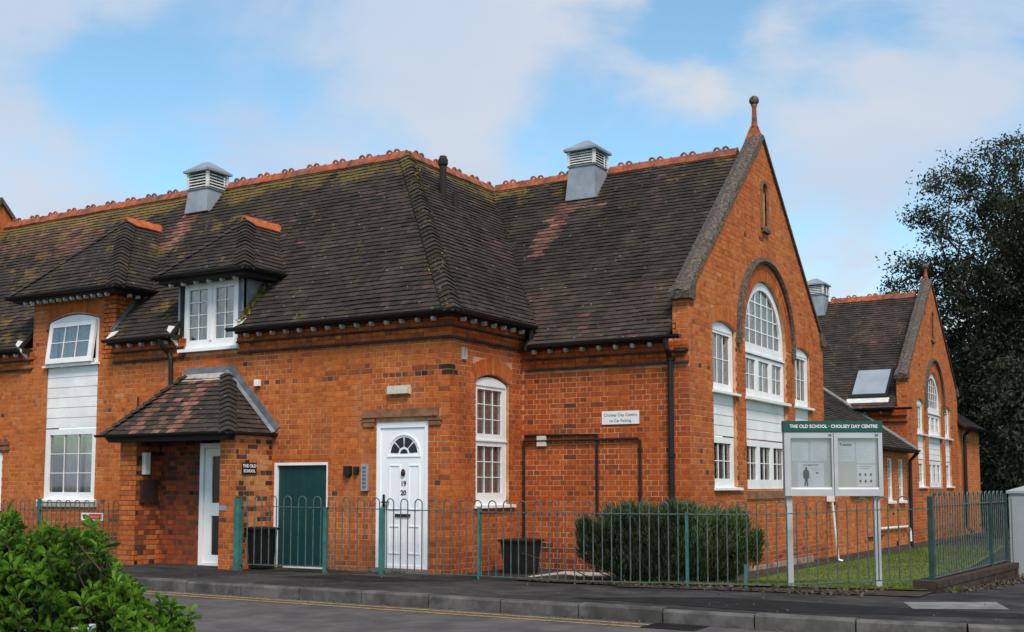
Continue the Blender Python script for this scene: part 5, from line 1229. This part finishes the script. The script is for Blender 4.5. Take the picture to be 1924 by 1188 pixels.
# ---- notice board
nb = empty('notice_board', (-3.85, 14.2, -.12), 'double glazed grey notice board on two posts under a green name header', 'notice board')
FN = Frame((-4.36, 13.90, 0), (.861, .508, 0)); W = 1.165
for u in (.03, 1.10):
    p = FN(u, 0, -.05); zg = -.30; MB().fbox(FN, u-.035, u+.035, zg, 1.03, -.085, -.015).build('post', 'board_grey', nb)
MB().fbox(FN, -.03, W, 1.02, 1.80, -.07, -.02).build('case_back', 'board_grey', nb)
MB().plate(FN, rect(-.03, W, 1.02, 1.795), [list(reversed(rect(.045, .545, 1.10, 1.725))), list(reversed(rect(.62, 1.115, 1.10, 1.725)))], -.02, .04).build('frame', 'board_grey', nb)
MB().fbox(FN, .568, .572, 1.03, 1.785, .04, .046).build('door_gap', 'soffit', nb)
for u0, u1 in ((.045, .545), (.62, 1.115)):
    MB().fbox(FN, u0+.001, u1-.001, 1.101, 1.724, -.019, -.012).build('pin_panel', 'board_back', nb)
    MB().fbox(FN, u0+.001, u1-.001, 1.101, 1.124, -.011, .030).build('bottom_ledge', 'white_pvc', nb)
    MB().fbox(FN, u0+.001, u1-.001, 1.126, 1.723, .022, .026).build('glass_door', 'glass', nb)
MB().fbox(FN, -.045, W+.005, 1.80, 1.935, -.04, .05).build('header', 'sign_green', nb)
text(FN, 'THE OLD SCHOOL · CHOLSEY DAY CENTRE', W/2-.01, 1.866, .051, .058, 'sign_white', nb, name='header_lettering', bold=.0012, xs=.93)
for u in (.51, 1.08): MB().fbox(FN, u, u+.035, 1.755, 1.775, .04, .05).build('lock', 'lead', nb)
def poster(u0, u1, z0, z1, lines=(), extra=None, lab=None):
    s = MB().fbox(FN, u0, u1, z0, z1, -.012, -.010).build('poster', 'paper', nb)
    if lab: s['label'] = lab
    for (a, b, zz, h) in lines: MB().fbox(FN, a, b, zz, zz+h, -.010, -.0092).build('print', 'ink', s)
    return s
def tl(a, b, z, n, h=.004, st=.014): return [(a, a+(b-a)*random.uniform(.6, 1), z - i*st, h) for i in range(n)]
poster(.07, .27, 1.45, 1.68, tl(.09, .25, 1.63, 8, .0015, .022)); poster(.30, .50, 1.45, 1.69, tl(.32, .48, 1.64, 8, .0015, .024))
s = poster(.14, .46, 1.13, 1.42, tl(.30, .44, 1.36, 3, .002), lab='white poster with a standing dark blue figure')
text(FN, 'JIM BROWN', .30, 1.395, -.0090, .034, 'ink', s, name='print')
fig = [(.215, 1.14), (.225, 1.22), (.205, 1.24), (.20, 1.30), (.215, 1.335), (.232, 1.345), (.228, 1.36), (.236, 1.375), (.248, 1.375), (.255, 1.36), (.25, 1.345), (.268, 1.335), (.28, 1.30), (.275, 1.24), (.258, 1.22), (.262, 1.14), (.245, 1.14), (.240, 1.20), (.232, 1.14)]
MB().plate(FN, fig, [], -.0100, -.0090).build('print', 'ink_blue', s)
MB().fbox(FN, .36, .39, 1.29, 1.31, -.010, -.009).build('print', 'ink', s)
poster(.64, .84, 1.44, 1.69, tl(.66, .82, 1.58, 6, .0015, .02)); text(FN, 'Tuesday', .73, 1.645, -.0090, .045, 'ink', nb, name='print', bold=.001)
poster(.86, 1.09, 1.42, 1.68, tl(.88, 1.06, 1.64, 9, .0015, .022)); s = poster(.86, 1.09, 1.135, 1.40, [(.89, 1.04, 1.375, .005), (.91, 1.02, 1.35, .005)])
for i in range(6):
    u = .90 + (i % 3)*.065; z = 1.28 - (i//3)*.08
    MB().plate(FN, [(u+.016*math.cos(a)*random.uniform(.7, 1.1), z+.024*math.sin(a)*random.uniform(.7, 1.1)) for a in [2*math.pi*j/7 for j in range(7)]], [], -.010, -.009).build('print', 'ink', s)
# ---- bins
def wheelie(name, label, x, y, z, w_, d_, h, m='bin_black', lid=True, rz=0, g=None):
    r = empty(name, (x, y, z), label, 'bin', g); c, s_ = math.cos(rz), math.sin(rz)
    def T(px, py, pz): return (x + px*c - py*s_, y + px*s_ + py*c, z + pz)
    b = .80; q = [(-1,-1),(1,-1),(1,1),(-1,1)]
    MB().add([T(a*w_/2*b, e*d_/2*b, .02) for a, e in q] + [T(a*w_/2, e*d_/2, h*.92) for a, e in q], [(3,2,1,0),(4,5,6,7),(0,1,5,4),(1,2,6,5),(2,3,7,6),(3,0,4,7)]).build('body', m, r)
    for i in range(3):
        u = (-.5+i*.5)*w_*.6; MB().add([T(u-.02, -d_/2*.82-.012, .08), T(u+.02, -d_/2*.82-.012, .08), T(u+.02, -d_/2*1.0-.008, h*.86), T(u-.02, -d_/2*1.0-.008, h*.86), T(u-.02, -d_/2*.8, .08), T(u+.02, -d_/2*.8, .08), T(u+.02, -d_/2*.97, h*.86), T(u-.02, -d_/2*.97, h*.86)], [(0,1,2,3),(0,3,7,4),(1,5,6,2),(3,2,6,7)]).build('rib', m, r)
    MB().add([T(a*(w_/2+.025), e*(d_/2+.025), h*.92+.002) for a, e in q] + [T(a*(w_/2+.03), e*(d_/2+.03), h*.97) for a, e in q] + [T(a*w_/2*.7, e*d_/2*.7, h*1.0 if lid else h*.975) for a, e in q],
             [(3,2,1,0),(0,1,5,4),(1,2,6,5),(2,3,7,6),(3,0,4,7),(4,5,9,8),(5,6,10,9),(6,7,11,10),(7,4,8,11),(8,9,10,11)]).build('lid', m, r)
    return r
wheelie('waste_bin', 'black plastic bin standing below the black pipes of the recessed wall', -8.33, 14.25, -.16, .44, .40, .56)
wheelie('waste_bin', 'dark box bin between the teal corner post and the green door', -11.97, 12.90, -.08, .36, .26, .62)
wheelie('wheelie_bin', 'dark wheelie bin far behind the short side railing', -5.15, 36.1, -.35, .62, .7, 1.15)
wheelie('wheelie_bin', 'second dark wheelie bin to the right of the far one, nearer the grey cabinet', -4.35, 35.9, -.35, .62, .7, 1.12)
# cardboard leaning by the green door
tag(MB().add([(-12.13, 13.27, -.08), (-12.06, 13.22, -.08), (-12.05, 13.30, .52), (-12.12, 13.32, .52), (-12.13, 13.285, -.08), (-12.06, 13.235, -.08), (-12.05, 13.31, .52), (-12.12, 13.33, .52)], [(0,1,2,3),(7,6,5,4),(0,4,5,1),(1,5,6,2),(2,6,7,3),(3,7,4,0)]).build('board_offcut', 'cardboard'), 'narrow pale board leaning beside the green door frame', 'board')

# little white star hanging inside the arched window
Fst = FX(-6.2); st = MB(); c0 = (18.35, 4.02)
for i in range(6):
    a = math.pi*i/3+.2; st.tube([Fst(c0[0], c0[1], -.13), Fst(c0[0]+.20*math.cos(a), c0[1]+.20*math.sin(a), -.13)], .010, 5)
    st.tube([Fst(c0[0]+.12*math.cos(a), c0[1]+.12*math.sin(a), -.13), Fst(c0[0]+.12*math.cos(a+math.pi/3), c0[1]+.12*math.sin(a+math.pi/3), -.13)], .008, 5)
tag(st.build('window_ornament', 'white_board'), 'white star ornament hanging inside the big arched window of the front gable', 'ornament')

# ================================================================== planting
def rv(s=1.): return V((random.gauss(0, s), random.gauss(0, s), random.gauss(0, s)))
# evergreen shrub of fine upright sprigs behind the railing
sh = empty('clipped_shrub', (-5.75, 13.95, -.15), 'wide dark evergreen shrub with fine upright sprigs behind the railing', 'shrub')
SU = V((.862, .507, 0)); SN = V((-.507, .862, 0)); S0 = V((-5.95, 13.87, 0)); tw = MB(); lf_ = MB()
def shrub_top(u): return .77 - .10*abs(u+.1)**2.2 + .07*mnoise.noise(V((u*2.6, 7, 0))) + .035*math.sin(u*9) + .03*math.sin(u*23) - (.10 if u < -.75 else 0)
def shrub_bot(u): return -.12 + (.42*max(0, (-u-.45))**1.0*1.1 if u < -.45 else 0) + (.75*max(0, u-.80) if u > .80 else 0)
n = 0
while n < 9000:
    u = random.uniform(-1.10, 1.15); t = random.random(); top = shrub_top(u); bot = shrub_bot(u)
    if u > 1.0: top = min(top, .45)
    if top <= bot: continue
    h = bot + (top-bot)*(1-random.random()**1.3*1.0); w_ = .42*math.sqrt(max(0, 1-(u/1.25)**4))*(.55+.45*math.sin(math.pi*min(1, (h+.2)/.9)))
    e = random.choice((-1, -1, 1))*w_*random.uniform(.55, 1)
    if random.random() < .35: h = top - random.random()*.12; e = random.uniform(-w_, w_)
    p = S0 + SU*u + SN*e + V((0, 0, h))
    if mnoise.noise(p*3.2) < -.22 and random.random() < .75: continue
    if h > top-.05 and random.random() < .10: p.z += random.uniform(.03, .10)
    d = (V((0, 0, 1))*random.uniform(.7, 1.4) + SU*(u*.35+random.gauss(0, .22)) + SN*(e*.9+random.gauss(0, .22))).normalized()
    L = random.uniform(.07, .16); side = d.cross(SN + rv(.3)).normalized(); g = (h+.1)/.95
    for k in range(6):
        q = p + d*L*k/5; a = random.uniform(0, 6.28); s2 = (side*math.cos(a) + d.cross(side)*math.sin(a)); tip = q + d*random.uniform(.028, .055) + s2*random.uniform(.008, .018); wd_ = d.cross(s2)*.0052
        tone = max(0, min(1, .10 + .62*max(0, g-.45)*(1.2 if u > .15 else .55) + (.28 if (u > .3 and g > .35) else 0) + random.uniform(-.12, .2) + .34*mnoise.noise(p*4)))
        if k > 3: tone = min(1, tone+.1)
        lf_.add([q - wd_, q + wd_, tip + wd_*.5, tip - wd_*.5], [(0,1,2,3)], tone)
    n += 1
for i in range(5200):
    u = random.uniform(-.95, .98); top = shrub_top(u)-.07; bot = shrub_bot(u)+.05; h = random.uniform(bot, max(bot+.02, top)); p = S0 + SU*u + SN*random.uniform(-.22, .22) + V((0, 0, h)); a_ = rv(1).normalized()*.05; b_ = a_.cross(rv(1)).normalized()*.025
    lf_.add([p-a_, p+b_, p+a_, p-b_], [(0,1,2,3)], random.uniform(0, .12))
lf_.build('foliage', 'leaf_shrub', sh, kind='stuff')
for i in range(90):
    u = random.gauss(0, .42); b = S0 + SU*u*.5 + SN*random.uniform(-.2, .2) + V((0, 0, -.14)); e = S0 + SU*(u*1.2+random.uniform(-.1, .1)) + SN*random.uniform(-.36, .3) + V((0, 0, random.uniform(.1, .5)))
    tw.tube([b, (b+e)/2 + rv(.03), e], [.010, .007, .003], 4, caps=False, tone=random.random())
tw.build('stems', 'twig', sh, kind='stuff')
# dry litter and weeds at its foot
lt = MB()
for i in range(1500):
    x = random.uniform(-7.4, -3.2); y = random.uniform(12.75, 14.4); c = V((x, y, gz(x, y)+.03)); s_ = random.uniform(.008, .028)
    if y > 13.45+.30*(x+5.3)+.1 and random.random() < .7: continue
    a = rv(s_); b = rv(s_); a.z *= .4; b.z = abs(b.z)*.6; lt.add([c, c+a, c+a+b, c+b], [(0,1,2,3)], random.random())
for i in range(500):
    f = random.random(); x = -2.66 + .33*f; y = 14.3+4*f + random.uniform(-.1, .1); x += random.uniform(.0, .22); c = V((x, y, gz(x, y)+.02)); s_ = random.uniform(.01, .03); lt.add([c, c+rv(s_), c+rv(s_)], [(0,1,2)], random.uniform(.5, 1))
lt.build('leaf_litter', 'twig', kind='stuff')
gr = MB()
for i in range(26000):
    y = 13.3 + 17*random.random()**1.7; x = random.uniform(-5.88, -2.86 - .085*max(0, y-14.3))
    if y < 13.45 + .30*(x+5.3): continue
    c = V((x, y, gz(x, y)+.022)); h = random.uniform(.015, .038)*(1 + (y-13)*.04); a = random.uniform(0, 6.28); wv = V((math.cos(a), math.sin(a), 0))*.004*(1+(y-13)*.12); tip = c + V((random.gauss(0, .012), random.gauss(0, .012), h))
    gr.add([c-wv, c+wv, tip], [(0,1,2)], max(0, min(1, random.gauss(.5, .2) + .3*mnoise.noise(c*1.4))))
gr.build('grass_blades', 'grass_blade', kind='stuff')
# weeds along the foot of the walls and low wall
wd2 = MB()
for i in range(420):
    if random.random() < .5: x = random.uniform(-12.3, -8.9); y = 13.29
    else: f = random.random(); x = -2.62+.36*f + random.uniform(0, .05); y = 14.2+4.1*f
    if mnoise.noise(V((x*1.7, y*1.7, 0))) < .1: continue
    c = V((x, y + random.uniform(-.03, .02), gz(x, y))); 
    for k in range(5):
        tip = c + V((random.gauss(0, .03), random.gauss(0, .03)-.01, random.uniform(.03, .09))); wv = V((random.gauss(0, 1), random.gauss(0, 1), 0)).normalized()*.005; wd2.add([c-wv, c+wv, tip], [(0,1,2)], random.random())
wd2.build('weeds', 'grass_blade', kind='stuff')
grit = MB()
for i in range(1500):
    x = random.uniform(-12, 1); y = kerb_y(x) - abs(random.gauss(.02, .07)) - .01; z = RZ+.006
    if random.random() < .3: y = random.uniform(kerb_y(x)+.15, 12.8); z = gz(x, y)+.004
    c = V((x, y, z)); s_ = random.uniform(.004, .014); grit.add([c+rv(s_)*.8+V((0,0,s_*.4)) for _ in range(3)] , [(0,1,2)], random.random())
grit.build('grit', 'twig', kind='stuff')
# ---- leafy bush in the foreground
bu = empty('leafy_bush', (-4.9, 3.5, -.1), 'bright green broad-leaved bush close to the camera at lower left', 'bush')
BC = V((-5.15, 3.35, .18))
def leaf(c, d, up, L, Wd, tone):
    d = d.normalized(); s = d.cross(up); s = s.normalized() if s.length > 1e-4 else d.orthogonal().normalized(); nrm = s.cross(d)
    dr = -.25*L
    pts = [c, c + d*L*.35 + s*Wd*.8 + nrm*.10*L, c + d*L*.7 + s*Wd + nrm*(.06*L), c + d*L + nrm*dr*.6, c + d*L*.7 - s*Wd + nrm*(.06*L), c + d*L*.35 - s*Wd*.8 + nrm*.10*L, c + d*L*.4 - nrm*.01, c + d*L*.74 - nrm*(.02+.02*L)]
    fs = [(0,1,6), (1,2,7,6), (2,3,7), (3,4,7), (4,5,6,7), (5,0,6)]
    piece('leaf', bu, bu, 'leaf_bush', pts, fs, max(0, min(1, tone)), nrm, L*Wd)
bs = MB()
def crown(u):   # height of the bush top against distance along its length
    return .92 - .12*max(0, u)-1.15*max(0, u-.42)**1.6 + .07*math.sin(u*7.1) + .05*math.sin(u*15+1) + .04*math.sin(u*31)
BU = V((.861, .508, 0)); BN = V((-.508, .861, 0)); B0 = V((-4.98, 3.51, 0))
n = 0
while n < 820:
    u = random.uniform(-.78, .96); top = crown(u)
    e = random.uniform(-.45, .5); edge = max(0, 1-(e/.62)**2)
    tp_ = .10 + (top-.10)*edge**.5
    h = tp_ - abs(random.gauss(0, .20)); 
    if h < -.0: continue
    if random.random() < .10: h = tp_ + random.uniform(0, .07)
    p = B0 + BU*u + BN*e + V((0, 0, h)); dep = max(0, tp_ - h)
    d = (V((0, 0, 1.0)) + BU*(random.gauss(0, .35) + (.5 if u > .8 else 0)) + BN*(e*1.1 - .45 + random.gauss(0, .3))).normalized()
    bs.tube([p - d*.22 + rv(.01), p - d*.1, p], [.006, .005, .003], 4, caps=False, tone=.4)
    shoot = random.random(); k = random.randint(6, 12); a0 = random.uniform(0, 6.3); x_ = d.orthogonal().normalized(); y_ = d.cross(x_)
    for j in range(k):
        a = a0 + j*2.4; el = .15 + .75*(j/k); rad = x_*math.cos(a) + y_*math.sin(a); dd = rad*math.cos(el*1.25) + d*math.sin(el*1.25)
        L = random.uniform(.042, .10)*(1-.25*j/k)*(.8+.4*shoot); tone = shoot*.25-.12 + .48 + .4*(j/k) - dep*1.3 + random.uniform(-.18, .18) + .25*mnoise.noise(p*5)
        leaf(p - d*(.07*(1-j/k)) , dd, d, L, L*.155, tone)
    n += 1
bs.build('stems', 'twig', bu, kind='stuff')
# planter rim showing under the bush
pl = empty('planter', (-4.0, 3.2, -.1), 'pale planter corner showing beneath the foreground bush', 'planter')
Fp = Frame((-4.58, 2.89, 0), (.861, .508, 0))
MB().plate(Fp, [(-.5, -.2), (.56, -.2), (.56, .52), (.50, .52), (.34, .46), (-.5, .40)], [], -.42, -.36).build('panel', 'board_grey', pl)
MB().fbox(Fp, .56, .59, -.2, .53, -.44, -.35).build('corner_post', 'board_back', pl)
MB().fbox(Fp, .605, .62, -.2, .46, -.9, -.44).build('panel', 'bin_black', pl)

# ---- trees beyond the hall
def tree(name, label, base, c, rad, clumps, leaves, lsize, limbs=18, seed=0, low=0., gapy=.35, trunk=.45, lift=0.):
    random.seed(seed); t = empty(name, base, label, 'tree', None); base = V(base); c = V(c); tb = MB(); lb = MB()
    fork = base + (c-base)*.42
    tb.tube([base - V((0, 0, .3)), base + (fork-base)*.5 + V((.15, 0, 0)), fork], [trunk, trunk*.8, trunk*.62], 9)
    tb.build('trunk', 'bark', t); tb = MB(); tips = []
    for i in range(limbs):
        d = rv(1); d.z = abs(d.z)*.9 + .1; d.normalize(); e = c + V((d.x*rad[0], d.y*rad[1], d.z*rad[2]))*random.uniform(.7, .97)
        m1 = fork + (e-fork)*.4 + V((0, 0, rad[2]*.10)) + rv(.3); m2 = fork + (e-fork)*.75 + V((0, 0, rad[2]*.06)) + rv(.35)
        tb.tube([fork, m1, m2, e], [trunk*.30, trunk*.2, trunk*.10, .02], 6, caps=False); tips += [m1, m2, e, (m2+e)/2]
        for k in range(4):
            s_ = m1 + (e-m1)*random.random(); f = s_ + rv(1).normalized()*random.uniform(.8, 2.) ; tb.tube([s_, (s_+f)/2+rv(.1), f], [.06, .04, .012], 4, caps=False); tips.append(f)
    tb.build('limbs', 'bark', t, kind='stuff')
    for i in range(clumps):
        if random.random() < .45: p = random.choice(tips) + rv(.35)
        else:
            d = rv(1).normalized(); r = random.random()**.38; p = c + V((d.x*rad[0], d.y*rad[1], d.z*rad[2]))*r
        if p.z < low: continue
        q = (p-c); k = math.sqrt((q.x/rad[0])**2 + (q.y/rad[1])**2 + (q.z/rad[2])**2)
        lump = 1 + .22*mnoise.noise(V((q.x, q.y, q.z)).normalized()*2.3 + V((seed, 0, 0)))
        if k > 1.0*lump: continue
        if mnoise.noise(p*gapy*1.3 + V((seed*3, 1, 1))) < -.20 and k > .45: continue
        cr_ = random.uniform(.35, .75); ct = lift + random.gauss(.42, .14) + .2*(q.z/rad[2])
        for j in range(leaves):
            o = rv(cr_*.55); o.z *= .7; a = rv(1).normalized()*lsize*random.uniform(.6, 1.2); b = a.cross(rv(1)).normalized()*lsize*.45*random.uniform(.7, 1.2); l0 = p + o
            lb.add([l0 - a*.5, l0 + b*.5, l0 + a*.5, l0 - b*.5], [(0,1,2,3)], max(0, min(1, ct + random.uniform(-.25, .3))))
    lb.build('crown', 'leaf_tree', t, kind='stuff'); return t
tree('broadleaf_tree', 'tall dark broadleaf tree rising behind the second hall at the right edge', (-4.4, 50.2, -.5), (-4.2, 50, 8.6), (7.1, 6.0, 7.4), 1750, 105, .175, limbs=38, seed=5, low=1.2)
tree('broadleaf_tree', 'lower dense dark tree directly behind the roof of the second hall', (-8.2, 55, -.5), (-8.0, 55, 4.8), (3.6, 4.5, 6.0), 620, 70, .24, limbs=14, seed=9, low=.3, trunk=.3)
tree('broadleaf_tree', 'dark undergrowth tree low at the right edge behind the grey cabinet', (-3.2, 46.5, -.5), (-3.4, 46.5, 2.6), (4.2, 3.2, 4.2), 700, 80, .20, limbs=14, seed=13, low=-.4, trunk=.22, lift=.16)
hd = MB(); random.seed(31)
for i in range(15000):
    x = random.uniform(-14, 12); y = 58 + random.uniform(-1.5, 2); z = random.uniform(-.6, 5.5) + .8*mnoise.noise(V((x*.4, 0, 0))); a = rv(1).normalized()*.25; b = a.cross(rv(1)).normalized()*.22; c = V((x, y, z)); hd.add([c-a, c+b, c+a, c-b], [(0,1,2,3)], random.uniform(0, .6))
hd.build('distant_hedge', 'leaf_tree', kind='stuff')
flush_pieces()
